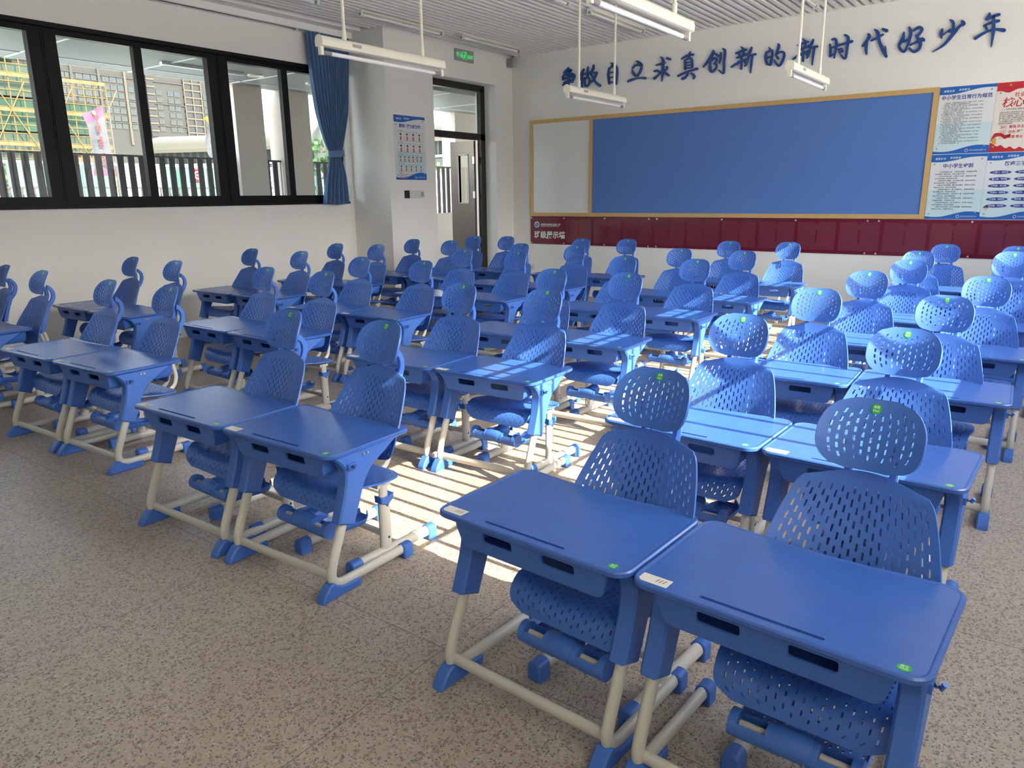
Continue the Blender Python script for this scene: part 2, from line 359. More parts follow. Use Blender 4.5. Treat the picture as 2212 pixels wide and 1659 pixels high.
# ------------------------------------------------------------------ student desk
DW, DD, DH = 0.655, 0.445, 0.57
def yz(x):      # prism helper: polygon given in (y, z), swept along x
    return lambda a, b, d: (x + d, a, b)
def make_desk():
    root = thing('student_desk', '', 'desk')
    # desktop: rounded board with a raised rim, a pencil groove and a hollowed rear edge
    def outline(k):
        pts = []
        for x, y in rrect(-DW/2 + k, DW/2 - k, k, DD - k, max(0.012, 0.048 - k), 7): pts.append((x, y))
        out = []
        for i, p in enumerate(pts):
            q = pts[(i + 1) % len(pts)]; out.append(p)
            if p[1] > DD - k - 0.001 and q[1] > DD - k - 0.001 and abs(p[0] - q[0]) > 0.2:
                for j in range(1, 14):
                    t = j / 14; out.append((p[0] + (q[0] - p[0]) * t, p[1] - 0.022 * math.sin(math.pi * t) ** 1.3))
        return out
    mb = MB(); rings = [(0.006, .551), (0.0, .556), (0.0, .566), (0.004, .570), (0.009, .570), (0.013, .5680)]
    R = [(outline(k), z) for k, z in rings]; n = len(R[0][0]); vs = [(x, y, z) for r, z in R for x, y in r]; fs = []
    for k in range(len(R) - 1):
        for i in range(n): fs.append((k*n+i, k*n+(i+1) % n, (k+1)*n+(i+1) % n, (k+1)*n+i))
    mb.add(vs, fs)
    g = rrect(-.155, .125, .030, .041, .0054, 4)
    mb.cap(R[-1][0], [g], lambda a, b: (a, b, .5680)); mb.cap(R[0][0], [], lambda a, b: (a, b, .551), True)
    gn = len(g); mb.add([(a, b, .568) for a, b in g] + [(a, b, .562) for a, b in g], [((i+1) % gn, i, gn+i, gn+(i+1) % gn) for i in range(gn)])
    mb.cap(g, [], lambda a, b: (a, b, .562))
    obj('desktop', mb, 'bluetop', root)
    # book tray: slanting front panel with two grip slots, floor and sides, open to the student
    mb = MB(); zt, zb = .5515, .462
    fp = [(-.262, zt), (-.258, zt-.03), (-.247, zb+.02), (-.238, zb+.006), (-.225, zb), (.225, zb), (.238, zb+.006), (.247, zb+.02), (.258, zt-.03), (.262, zt)]
    holes = [rrect(a, a + .108, .501, .534, .009, 4) for a in (-.160, .052)]
    fy = lambda a, b: (a, .040 - (b - zb) * 0.16, b)
    mb.cap(fp, holes, lambda a, b: fy(a, b)); mb.cap(fp, holes, lambda a, b: (fy(a, b)[0], fy(a, b)[1] + .005, b), True)
    for loop in [fp] + holes:
        k = len(loop); mb.add([fy(a, b) for a, b in loop] + [(a, fy(a, b)[1] + .005, b) for a, b in loop], [(i, (i+1) % k, k+(i+1) % k, k+i) for i in range(k)])
    mb.add([(-.225, .04, zb), (.225, .04, zb), (.225, .40, zb), (-.225, .40, zb)], [(0, 1, 2, 3)])
    for sx in (-1, 1):
        mb.add([(sx*.225, .042, zb), (sx*.247, .038, zb+.02), (sx*.260, .03, zt), (sx*.225, .40, zb), (sx*.247, .405, zb+.02), (sx*.260, .41, zt)], [(0, 1, 4, 3), (1, 2, 5, 4)])
    tr = obj('book_tray', mb, 'blue', root); solid(tr, .004, 0)
    for sx in (-1, 1):
        X = sx * .285
        # blue sleeve: wide bracket under the top that narrows into the leg
        front = curve_pts([(.028, .551), (.060, .530), (.090, .492), (.094, .455), (.080, .390), (.044, .288)], 4)
        rear = curve_pts([(.122, .258), (.160, .350), (.186, .410), (.225, .460), (.300, .505), (.385, .551)], 4)
        poly = list(reversed(front + rear)) if False else front + rear
        mb = MB(); mb.prism(poly, yz(X), -.026, .026, .007)
        for by in (.185, .205): mb.add([(X + sx*.027 + (0 if k < 8 else sx*.005), by + .005*math.cos(k*math.pi/4), .53 + .005*math.sin(k*math.pi/4)) for k in range(16)], [(k, (k+1) % 8, 8+(k+1) % 8, 8+k) for k in range(8)] + [tuple(range(8, 16))], 1)
        leg = obj('leg', mb, ['blue', 'bolt'], root)
        path = curve_pts([(X, .090, .300), (X, .052, .212), (X, .022, .138), (X, .010, .092), (X, .020, .058), (X, .052, .043), (X, .100, .041)], 4) + [(X, .25, .040), (X, .400, .039)]
        mb = MB(); mb.tube(path, .0165, .0205, 14); obj('steel_tube', mb, 'steel', leg)
        foot = curve_pts([(-.056, 0.0), (-.052, .016), (-.036, .040), (-.012, .062), (.006, .066)], 4) + [(.020, .052), (.050, .037), (.137, .034), (.140, 0.0)]
        mb = MB(); mb.prism(list(reversed(foot)), yz(X), -.0235, .0235, .006); obj('front_foot', mb, 'blue', leg)
        cap = [(a, b) for a, b in rrect(-.0235, .0235, 0.0, .062, .020, 5)]
        cap[:] = [(-.0235, 0), (.0235, 0)] + [p for p in cap if p[1] > .03]
        mb = MB(); mb.prism(cap, lambda a, b, d: (X + a, d, b), .386, .440, .005); obj('end_cap', mb, 'blue', leg)
    mb = MB(); mb.tube([(-.285, .018, .078), (.285, .018, .078)], .012, .020, 14, up=(0, 1, 0)); obj('crossbar', mb, 'steel', root)
    mb = MB(); F = lambda a, b: (a, b, .5686)
    mb.add([F(-.310, .018), F(-.232, .018), F(-.232, .056), F(-.310, .056)], [(0, 1, 2, 3)])
    for k in range(3):
        a = -.268 + k * .009; mb.add([(a, .030, .5689), (a + .0025, .030, .5689), (a + .007, .047, .5689), (a + .0045, .047, .5689)], [(0, 1, 2, 3)], 1)
    obj('name_label', mb, ['paper', 'ink'], root, 0)
    mb = MB(); mb.disc((.276, .034), .0135, 20, F)
    G = lambda a, b: (a, b, .5690)
    put_text(mb, '合格', .276, .0355, .0085, G, 1, align='CENTER', bold=.02); put_text(mb, 'PASS', .276, .0275, .0075, G, 1, align='CENTER', bold=.02)
    obj('pass_sticker', mb, ['green', 'white'], root, 0)
    return root
def make_hook(root):
    mb = MB(); mb.box(.311, .320, .100, .140, .488, .512); mb.tube([(.318, .120, .500), (.333, .120, .497), (.339, .120, .510)], .006, .009, 8)
    obj('bag_hook', mb, 'blue', root)

# ------------------------------------------------------------------ student chair (origin: floor under the headrest)
def make_chair(lift=0.0):
    root = thing('student_chair', '', 'chair')
    up = lambda p: (p[0], p[1], p[2] + lift)
    # headrest
    a_, r_, hh = .1275, .078, .176
    def hw_head(v):
        d = min(v, 1 - v) * hh
        return a_ if d >= r_ else a_ - r_ + math.sqrt(max(0, r_*r_ - (r_ - d)**2))
    def head(u, v):
        x = (2*u - 1) * hw_head(v)
        return up((x, -.036 + .067*v - .030*(x/a_)**2 - .010*math.sin(math.pi*v), .798 + hh*v))
    hm = perforated(13, 8, head, lambda u, v: .17 < v < .84 and abs(2*u-1) < .86 - abs(v-.5)*.35, .17, .33)
    h = solid(obj('headrest', hm, 'blue', root), .008, -1)
    mb = MB()
    def on_head(a, b, lift_=.0012):
        v = (b - .798) / hh; p = head(.5 + a / (2*hw_head(v)), v); return (p[0], p[1] - lift_, p[2])
    mb.add([on_head(0, .951)] + [on_head(.0125*math.cos(k*math.pi/12), .951 + .0125*math.sin(k*math.pi/12)) for k in range(24)], [(0, k+1, (k+1) % 24 + 1) for k in range(24)])
    T = lambda a, b: on_head(a, b, .0020)
    put_text(mb, '合格', 0, .953, .0075, T, 1, align='CENTER', bold=.02, res=1); put_text(mb, 'PASS', 0, .9445, .0070, T, 1, align='CENTER', bold=.02, res=1)
    obj('pass_sticker', mb, ['green', 'white'], h, 0)
    # backrest
    ht = [(0, .085), (.04, .140), (.12, .185), (.28, .212), (.45, .212), (.65, .195), (.82, .176), (.91, .163), (.96, .147), (.985, .125), (1, .095)]
    yt = [(0, -.128), (.12, -.122), (.3, -.108), (.5, -.080), (.8, -.034), (1, -.012)]
    def back(u, v):
        hw = smooth_tab(ht, v); q = 2*u - 1; x = q * hw
        return up((x, smooth_tab(yt, v) - (.062 - .022*v) * (x/.212)**2, .415 + .372*v - .016*q*q*v**5))
    bm = perforated(24, 11, back, lambda u, v: .10 < v < .885 and abs(2*u-1) < .93, .175, .295)
    solid(obj('backrest', bm, 'blue', root), .0062, -1)
    # neck brackets: two flat C-shaped arms from the backrest to the headrest
    outer = curve_pts([(.000, .690), (.030, .725), (.052, .775), (.048, .822), (.024, .856), (.004, .868)], 5)
    inner = curve_pts([(.000, .838), (.018, .826), (.026, .800), (.022, .772), (.006, .745), (-.020, .722)], 5)
    for X in (-.056, .056):
        mb = MB(); mb.prism([(y, z + lift) for y, z in outer + inner], yz(X), -.0095, .0095, .003); obj('neck_bracket', mb, 'blue', root)
    # spine: broad rib behind the backrest that carries the brackets
    mb = MB(); sp = curve_pts([(.006, .735), (-.002, .690), (-.030, .620), (-.060, .520)], 4) + [(-.092, .515)] + curve_pts([(-.088, .540), (-.060, .620), (-.032, .690), (-.014, .735)], 4)
    mb.prism([(y, z + lift) for y, z in reversed(sp)], yz(0), -.075, .075, .004); obj('spine', mb, 'blue', root)
    for X in (-.045, .045):
        mb = MB(); mb.tube(curve_pts([(X, -.070, .545+lift), (X, -.052, .480+lift), (X, -.045, .420+lift), (X, -.070, .365+lift), (X, -.130, .345+lift), (X, -.22, .342+lift)], 5), .0105, .0125, 10); obj('back_tube', mb, 'steel', root)
    # seat
    st = [(0, -.105, .372), (.15, -.165, .364), (.35, -.255, .360), (.55, -.335, .370), (.66, -.385, .382), (.75, -.425, .384), (.84, -.455, .367), (.91, -.468, .342), (1, -.472, .312)]
    sy = [(t, y) for t, y, z in st]; sz = [(t, z) for t, y, z in st]
    swt = [(0, .135), (.03, .170), (.12, .198), (.3, .212), (.55, .214), (.8, .206), (.92, .195), (1, .150)]
    def seat(u, v):
        q = 2*u - 1; x = q * smooth_tab(swt, v)
        return up((x, smooth_tab(sy, v), smooth_tab(sz, v) + .026*q*q*math.sin(math.pi*min(1, v*1.1))**1.0 - .004))
    sm = perforated(20, 14, seat, lambda u, v: .07 < v < .93 and abs(2*u-1) < .90, .12, .24)
    solid(obj('seat', sm, 'blue', root), .008, 1)
    mb = MB(); mb.box(-.175, .175, -.235, -.165, .335+lift, .352+lift); mb.tube([(0, -.20, .34+lift), (0, -.40, .325+lift)], .02, .011, 10); obj('seat_frame', mb, 'steel', root)
    for sx in (-1, 1):
        X = sx * .168
        mb = MB(); mb.tube([(X, -.200, .055), (X, -.200, .275)], .017, .029, 16); mb.tube([(X, -.200, .20), (X, -.200, .345 + lift)], .012, .022, 14)
        mb.disc((-.196, .105), .006, 10, lambda a, b: (X + sx*.0172, a, b), 1)
        post = obj('post', mb, ['steel', 'holeshade'], root)
        mb = MB(); col = [(-.230, .262), (-.205, .252), (-.196, .240), (-.187, .252), (-.164, .268), (-.160, .292), (-.185, .284), (-.215, .284), (-.232, .292)]
        mb.prism(col, yz(X), -.0225, .0225, .004); obj('collar', mb, 'blue', post)
        mb = MB(); mb.tube([(X, -.375, .040), (X, .055, .040)], .021, .023, 16); rail = obj('rail', mb, 'steel', root)
        for y0, y1 in ((-.398, -.340), (.030, .080)):
            cp = [(-.026, 0), (.026, 0)] + [p for p in rrect(-.026, .026, 0, .066, .022, 5) if p[1] > .03]
            mb = MB(); mb.prism(cp, lambda a, b, d: (X + a, d, b), y0, y1, .005); obj('end_cap', mb, 'blue', rail)
    mb = MB(); mb.tube([(-.168, -.200, .115), (.168, -.200, .115)], .013, .013, 10, up=(0, 0, 1)); obj('cross_tube', mb, 'steel', root)
    # footrest: stay from the cross tube, blue roller hub with two half shells over a grey rod, two slotted pedals
    fz = .222
    mb = MB(); mb.tube(curve_pts([(0, -.200, .125), (0, -.30, .185), (0, -.40, fz + .012), (0, -.455, fz + .010)], 4), .017, .017, 10); obj('footrest_stay', mb, 'steel', root)
    mb = MB(); mb.tube([(-.148, -.460, fz), (.148, -.460, fz)], .011, .011, 10, up=(0, 0, 1), mi=1)
    mb.tube([(-.036, -.460, fz), (-.022, -.460, fz + .004), (.022, -.460, fz + .004), (.036, -.460, fz)], .036, .036, 18, up=(0, 0, 1))
    mb.tube([(0, -.445, fz + .012), (0, -.400, fz + .018), (0, -.378, fz + .020)], .035, .035, 16)
    for sx in (-1, 1):
        n = 10; vs = []
        for rr in (.033, .029):
            for xa in (.034, .142):
                for k in range(n):
                    q = R_(145 + 240 * k / (n - 1)); vs.append((sx*xa, -.460 + rr*math.cos(q), fz - .002 + rr*math.sin(q)))
        for o_ in (0, 2*n): mb.add(vs[o_:o_ + 2*n], [(k, k+1, n+k+1, n+k) for k in range(n - 1)])
        for e_ in (0, n - 1): mb.add([vs[e_], vs[n + e_], vs[3*n + e_], vs[2*n + e_]], [(0, 1, 2, 3)])
        mb.tube([(sx*.128, -.460, fz), (sx*.150, -.460, fz)], .034, .034, 18, up=(0, 0, 1)); mb.tube([(sx*.034, -.460, fz), (sx*.060, -.460, fz)], .034, .034, 18, up=(0, 0, 1))
    fb = obj('footrest_bar', mb, ['blue', 'steel'], root)
    for sx in (-1, 1):
        def ped(u, v):
            q = 2*u - 1; hw = .064 * (1 if v < .65 else math.sqrt(max(.0, 1 - ((v - .65) / .38)**2)))
            return (sx*.088 + q*hw, -.445 + .205*v, fz - .032 - .012*v + .022*max(0, (abs(q) - .8) / .2) + .020*max(0, (v - .9) / .1))
        pm = perforated(9, 7, ped, lambda u, v: abs(2*u-1) < .80 and .1 < v < .82, .17, .27)
        solid(obj('pedal', pm, 'blue', fb), .006, 1)
    return root

desk0 = make_desk()
desk1 = copy_tree(desk0); make_hook(desk1)      # right desks of a pair show their bag hook
chair0 = make_chair(-0.010)

ROWS = ['front', 'second', 'third', 'fourth', 'fifth', 'sixth', 'last']
COLNAME = {'A': 'rightmost column', 'B': 'second column from the right', 'C': 'second column from the left', 'D': 'leftmost column'}
CH = {  # column row: left-desk front-left corner x, y, turn; then (x, y, turn) of the left and right chairs
'A1': (-1.399, 1.500, -3.1, (-.940, 2.030, -7), (-.325, 2.015, -4)), 'A2': (-1.444, 2.585, -2.0, (-1.066, 3.135, -3), (-.424, 3.125, -4)),
'A3': (-1.387, 3.690, 2.0, (-1.027, 4.235, -2), (-.419, 4.255, -3)), 'A4': (-1.350, 4.800, 0.5, (-.997, 5.370, -3), (-.323, 5.355, -4)),
'A5': (-1.290, 5.860, 0.0, (-.910, 6.420, -3), (-.250, 6.400, -3)), 'A6': (-1.330, 6.890, 0.0, (-.991, 7.440, -2), (-.290, 7.458, -4)),
'A7': (-1.290, 7.930, -1.0, (-.903, 8.508, -4), (-.310, 8.470, -2)),
'B1': (-3.324, 1.582, 1.5, (-2.885, 2.150, -4), (-2.262, 2.165, -4)), 'B2': (-3.326, 2.840, 3.0, (-2.880, 3.420, -2), (-2.293, 3.450, -4)),
'B3': (-3.356, 3.885, 2.0, (-2.895, 4.455, -3), (-2.315, 4.475, -5)), 'B4': (-3.400, 5.150, 0.7, (-2.984, 5.700, -3), (-2.343, 5.720, -4)),
'B5': (-3.361, 6.255, -1.4, (-2.953, 6.803, -3), (-2.332, 6.795, -5)), 'B6': (-3.370, 7.570, -2.0, (-2.945, 8.100, -2), (-2.335, 8.205, -4)),
'C1': (-5.349, 1.780, 2.0, (-5.047, 2.370, -3), (-4.342, 2.390, -3)), 'C2': (-5.310, 2.950, -2.0, (-4.897, 3.490, -4), (-4.231, 3.500, -3)),
'C3': (-5.308, 3.930, 1.4, (-4.970, 4.536, -2), (-4.218, 4.520, -4)), 'C4': (-5.205, 5.120, 4.0, (-4.817, 5.766, -2), (-4.167, 5.780, -4)),
'C5': (-5.180, 6.130, 3.0, (-4.809, 6.740, -3), (-4.103, 6.750, -3)), 'C6': (-5.080, 7.270, 4.0, (-4.686, 7.850, -4), (-4.145, 7.990, -2)),
'D1': (-7.330, 1.810, 0.0, (-7.050, 2.495, -5), (-6.204, 2.432, -3)), 'D2': (-7.253, 2.880, -0.4, (-6.920, 3.500, -3), (-6.151, 3.473, -2)),
'D3': (-7.180, 4.190, 0.5, (-6.890, 4.756, -2), (-6.084, 4.762, -4)), 'D4': (-7.190, 5.240, 1.0, (-6.753, 5.800, -3), (-6.157, 5.874, -3)),
'D5': (-6.900, 6.270, 0.5, (-6.539, 6.851, -4), (-5.911, 6.839, -2)), 'D6': (-6.690, 7.230, 2.0, (-6.317, 7.790, -3), (-5.838, 7.880, -2)),
}
HOOK = True
EXTRA = {'A5R': 'raised higher than its neighbours, ', 'A1R': 'nearest the camera, '}
first_d = {0: desk0, 1: desk1}; used = set()
chair_hi = None
for key, (dx, dy, rot, cl, crr) in CH.items():
    row = ROWS[int(key[1]) - 1]
    if key[0] != 'A' and key[1] == '6': row = 'last'
    for e in (0, 1):
        src = first_d[e]
        d = src if e not in used else copy_tree(src); used.add(e)
        a = R_(rot); off = DW/2 + (0.663 if e else 0)
        d.location = (dx + off*math.cos(a), dy + off*math.sin(a), 0); d.rotation_euler = (0, 0, a)
        side = 'left' if e == 0 else 'right'
        tag(d, f'blue student desk, {side} of the {row} pair in the {COLNAME[key[0]]}', 'desk', 'blue student desks')
        x, y, r = (cl, crr)[e]
        if key == 'A5' and e == 1: c = make_chair(0.075)
        elif key == 'A1' and e == 0: low = c = make_chair(-0.024)
        elif key == 'A1': c = copy_tree(low)
        elif 'c' not in used: c = chair0; used.add('c')
        else: c = copy_tree(chair0)
        c.location = (x, y, 0); c.rotation_euler = (0, 0, R_(r + 2))
        if key == 'A5' and e == 1: lab = 'raised blue perforated chair, right one of the fifth pair in the rightmost column'
        else: lab = f'blue perforated chair with headrest, {side} of the {row} pair, {COLNAME[key[0]]}'
        tag(c, lab, 'chair', 'blue student chairs')
# ------------------------------------------------------------------ the room
BY, LX, WX, RX, FY = 9.60, -6.984, -7.669, 1.0, -2.2        # back wall, door/pillar face, window wall, right wall, front wall
ZC = 3.62
struct('floor', MB().box(WX - .3, RX + .3, FY - .3, BY + .3, -.12, 0), 'terrazzo')
mb = MB(); mb.box(WX - .3, RX + .4, FY - .3, BY + .3, ZC, ZC + .25, 1)
x = -7.20
while x < RX:
    y1 = 6.91 if x < LX - .02 else BY - .012
    mb.box(x, x + .042, FY, y1, 3.478, 3.545, 0); x += .098
for yy in [FY + .6 + 1.2*k for k in range(10)]: mb.box(-7.25, RX, yy, yy + .03, 3.548, 3.60, 0) if yy < 6.8 else mb.box(LX, RX, yy, yy + .03, 3.548, 3.60, 0)
mb.box(WX, -7.36, FY, 6.93, 3.47, ZC, 0); mb.box(WX, -7.52, FY, 6.93, 3.40, 3.47, 0)
mb.box(LX, RX, BY - .012, BY, 3.475, ZC, 0)
struct('ceiling', mb, ['slat', 'plenum'], smooth=0)
mb = MB(); mb.box(LX - .05, RX + .3, BY, BY + .25, 0, ZC + .02)
struct('wall_back', mb, 'wall', smooth=0)
struct('wall_front', MB().box(WX - .3, RX + .3, FY - .25, FY, 0, ZC + .02), 'wall', smooth=0)
# left wall: low wall and lintel around the long window, the pillar and the door wall
mb = MB(); WB = WX - .24
mb.box(WB, WX, FY, 6.86, 0, 1.40); mb.box(WB, WX, FY, 6.86, 3.045, ZC); mb.box(WB, WX, FY, -1.9, 1.40, 3.045); mb.box(WB, WX, 6.86, 6.94, 0, ZC)
mb.box(-7.95, LX, 6.937, 7.812, 0, ZC)
mb.box(-7.26, LX, 7.812, 9.172, 3.046, ZC); mb.box(-7.26, LX, 9.172, BY + .1, 0, ZC)
struct('wall_left', mb, 'wall', smooth=0)
# window_1: black aluminium frame, sashes of two panes, sill and glass
fs = 7.729 / 7.669; fx = -7.729; Z = lambda z: 1.47 + (z - 1.47) * fs
w1 = bpy.data.objects.new('window_1', None); COL.objects.link(w1); w1.location = (fx, 4.0, 0); w1['kind'] = 'structure'
def wobj(name, mb, mt, **k):
    o = obj(name, mb, mt, w1, **k); o.location = (-fx, -4.0, 0); return o
panes = []
for k in range(4, -1, -1):
    a = 3.456 - 1.757 * k; panes += [(a, a + .722), (a + .806, a + 1.514)]
panes += [(5.214, 5.935), (6.021, 6.735)]
panes = [(a*fs, b*fs) for a, b in panes if a > -1.8]
z0, z1 = Z(1.511), Z(2.943)
mb = MB(); y0, y1 = -1.9, 6.86; d0, d1 = fx - .085, fx
mb.box(d0, d1, y0, y1, 1.425, z0 + .0); mb.box(d0, d1, y0, y1, z1, 3.005)
edges = [y0] + [v for p in panes for v in p] + [y1]
for k in range(0, len(edges), 2): mb.box(d0, d1 - (.0 if (edges[k+1]-edges[k]) > .15 else .02), edges[k], edges[k+1], z0, z1)
mb.box(fx - .12, WX + .004, y0, y1, 3.005, 3.044); 
for k in range(0, len(edges), 2):
    if edges[k+1] - edges[k] > .15:
        c = (edges[k] + edges[k+1]) / 2; mb.box(d1, d1 + .006, c - .012, c - .004, 1.46, 2.99); mb.box(d1, d1 + .006, c + .004, c + .012, 1.46, 2.99)
wobj('window_frame', mb, 'frame', smooth=0)
mb = MB(); mb.box(fx - .10, WX + .012, y0, y1, 1.400, 1.427); wobj('window_sill', mb, 'frame', smooth=0)
for a, b in panes:
    wobj('pane', MB().add([(fx - .04, a, z0), (fx - .04, b, z0), (fx - .04, b, z1), (fx - .04, a, z1)], [(0, 1, 2, 3)]), 'glass', smooth=0)
# right wall with its long barred window (behind the right edge of the picture; it lets in the sun)
WS, WT = 1.454, 2.99
mb = MB(); W2 = RX + .12
mb.box(RX, W2, FY, BY + .2, 0, WS); mb.box(RX, W2, FY, 7.70, WT, ZC); mb.box(RX, W2, 7.70, 8.30, 3.28, ZC); mb.box(RX, W2, 8.30, BY + .2, WS, ZC); mb.box(RX, W2, 1.80, 2.00, WS, WT); mb.box(RX, W2, FY, -2.0, WS, WT)
mb.box(RX, W2, 8.30, 8.31, WT, ZC)
struct('wall_right', mb, 'wall', smooth=0)
struct('bounce_slab', MB().box(W2, W2 + 3.4, -2.2, 9.4, 1.30, 1.40), 'bouncewhite', smooth=0)    # unseen slab added below the sill to bounce sunlight onto the ceiling
w2 = bpy.data.objects.new('window_2', None); COL.objects.link(w2); w2.location = (RX, 5, 0); w2['kind'] = 'structure'
mb = MB(); xa, xb = RX + .04, RX + .06
mb.box(xa, xb, 2.00, 7.70, 2.665, 2.785); mb.box(xa, xb, 2.00, 8.30, WS, WS + .02)
mb.box(xa, xb, 2.00, 8.30, 2.838, 2.858)
y = 2.10
k = 0
while y < 8.25:
    mb.box(xa, xb, y - .013, y + .013, WS, 2.12); y += .192
y = 2.20
while y < 7.7:
    mb.box(xa, xb, y - .013, y + .013, 2.12, 2.665); y += .118
y = 2.00
while y < 7.7:
    mb.box(xa, xb, y - .012, y + .012, 2.785, WT); y += .1525
mb.box(xa, xb, 2.00, 8.30, 2.108, 2.120)
o = obj('security_bars', mb, 'frame', w2, smooth=0); o.location = (-RX, -5, 0)
w3 = bpy.data.objects.new('fill_window', None); COL.objects.link(w3); w3.location = (RX, 0, WS); w3['kind'] = 'structure'   # unseen window and sheer added to give soft fill near the camera
vs = [(RX + .03 + .012*math.sin(i*.9), -2.0 + i*3.8/120, z) for z in (WS, WT) for i in range(121)]
o = obj('fill_sheer', MB().add(vs, [(i, i+1, 122+i, 121+i) for i in range(120)]), 'sheer', w3, 80); o.location = (-RX, 0, -WS)
# door_1: dark frame, glazed transom, leaf swung out into the corridor
dr = bpy.data.objects.new('door_1', None); COL.objects.link(dr); dr.location = (-7.2, 8.5, 0); dr['kind'] = 'structure'
def dobj(name, mb, mt, parent=None, **k):
    o = obj(name, mb, mt, parent or dr, **k)
    if parent is None: o.location = (7.2, -8.5, 0)
    return o
mb = MB(); fa, fb = -7.255, -7.185
mb.box(fa, fb, 7.814, 7.90, 0, 3.0); mb.box(fa, fb, 9.07, 9.170, 0, 3.0); mb.box(fa, fb, 7.814, 9.17, 2.955, 3.044); mb.box(fa, fb, 7.814, 9.17, 2.285, 2.375)
dobj('door_frame', mb, 'frame2', smooth=0)
dobj('transom_pane', MB().add([(-7.22, 7.90, 2.375), (-7.22, 9.07, 2.375), (-7.22, 9.07, 2.955), (-7.22, 7.90, 2.955)], [(0, 1, 2, 3)]), 'glass', smooth=0)
lx0, lx1 = -7.735, -7.275
mb = MB(); outer = [(lx0, .01), (lx1, .01), (lx1, 2.28), (lx0, 2.28)]; hole = [(-7.575, 1.385), (-7.395, 1.385), (-7.395, 2.075), (-7.575, 2.075)]
for yy, fl in ((9.00, False), (9.045, True)): mb.cap(outer, [hole], lambda a, b: (a, yy, b), fl)
for lp in (outer, hole): mb.add([(a, 9.00, b) for a, b in lp] + [(a, 9.045, b) for a, b in lp], [(i, (i+1) % 4, 4+(i+1) % 4, 4+i) for i in range(4)])
leaf = dobj('door_leaf', mb, 'doorskin', smooth=0)
mb = MB()
for a0, a1, b0, b1 in ((-7.59, -7.575, 1.37, 2.09), (-7.395, -7.38, 1.37, 2.09), (-7.59, -7.38, 1.37, 1.385), (-7.59, -7.38, 2.075, 2.09)): mb.box(a0, a1, 8.992, 9.05, b0, b1)
obj('vision_trim', mb, 'steel', leaf, 0)
obj('vision_pane', MB().add([(-7.575, 9.02, 1.385), (-7.395, 9.02, 1.385), (-7.395, 9.02, 2.075), (-7.575, 9.02, 2.075)], [(0, 1, 2, 3)]), 'glass', leaf, 0)
for z in (.35, 1.45, 1.95):
    mb = MB(); mb.box(-7.285, -7.255, 8.975, 9.0, z, z + .10); mb.tube([(-7.268, 8.985, z), (-7.268, 8.985, z + .10)], .009); obj('hinge', mb, 'bolt', leaf)

# ------------------------------------------------------------------ curtain and its rail
def curtain():
    root = thing('curtain', 'blue cloth curtain tied back at the right end of the window', 'curtain', (WX + .09, 6.6, 1.40))
    yl = [(1.40, 6.34), (1.70, 6.40), (1.95, 6.475), (2.02, 6.485), (2.12, 6.44), (2.5, 6.33), (3.0, 6.27), (3.40, 6.24)]
    yr = [(1.40, 6.77), (1.70, 6.75), (1.95, 6.69), (2.02, 6.685), (2.12, 6.715), (2.5, 6.80), (3.0, 6.86), (3.40, 6.90)]
    NZ, NU = 60, 150; mb = MB(); vs = []
    for i in range(NZ + 1):
        z = 1.40 + 2.0 * i / NZ; a, b = smooth_tab(yl, z), smooth_tab(yr, z)
        amp = .016 + .030 * min(1, abs(z - 2.0) / .5) - .012 * max(0, (z - 3.15) / .25)
        if z < 2: amp *= 1.25
        for k in range(NU + 1):
            u = k / NU; ph = 2*math.pi*(13*u + .35*math.sin(5*u + z*.8)) if z > 2 else 2*math.pi*(6*u + .3*math.sin(4*u) + .25*(2 - z))
            if abs(z - 2) < .12:
                f = (z - 1.88) / .24; p1 = math.sin(2*math.pi*(13*u + .35*math.sin(5*u + z*.8))); p0 = math.sin(2*math.pi*(6*u + .3*math.sin(4*u) + .25*(2-z))); s_ = p0*(1-f) + p1*f
            else: s_ = math.sin(ph)
            bulge = .035 * math.sin(math.pi*u) * (1 if abs(z-2) < .3 else .5)
            vs.append((amp * s_ + bulge, a + (b - a) * u - 6.6, z - 1.40 + (.012*math.sin(9*u) if i == 0 else 0)))
    mb.add(vs, [(i*(NU+1)+k, i*(NU+1)+k+1, (i+1)*(NU+1)+k+1, (i+1)*(NU+1)+k) for i in range(NZ) for k in range(NU)])
    obj('drape', mb, 'curtain', root, 80)
    mb = MB(); n = 28; vs = []
    for j, z in enumerate((.575, .585, .645, .655)):
        rr = 1.0 if j in (1, 2) else .93
        for k in range(n):
            q = 2*math.pi*k/n; vs.append((.020 + .062*rr*math.cos(q), -.013 + .122*rr*math.sin(q), z + .008*math.sin(q)))
    mb.add(vs, [(j*n+k, j*n+(k+1) % n, (j+1)*n+(k+1) % n, (j+1)*n+k) for j in range(3) for k in range(n)])
    obj('tie_band', mb, 'curtain', root)
curtain()
t = thing('curtain_rail', 'white double curtain rail running along the top of the window wall', 'curtain rail', (WX + .09, 4.0, 3.40))
mb = MB(); mb.box(-.015, .015, -6.0, 2.93, .0, .035); obj('track', mb, 'lamp', t, 0)
for yy in (-2.2, .2, 2.12):
    mb = MB(); mb.box(-.02, .05, yy, yy + .09, .02, .12); mb.box(-.03, .03, yy - .025, yy, -.02, .10); obj('rail_bracket', mb, 'switch', t, 0)

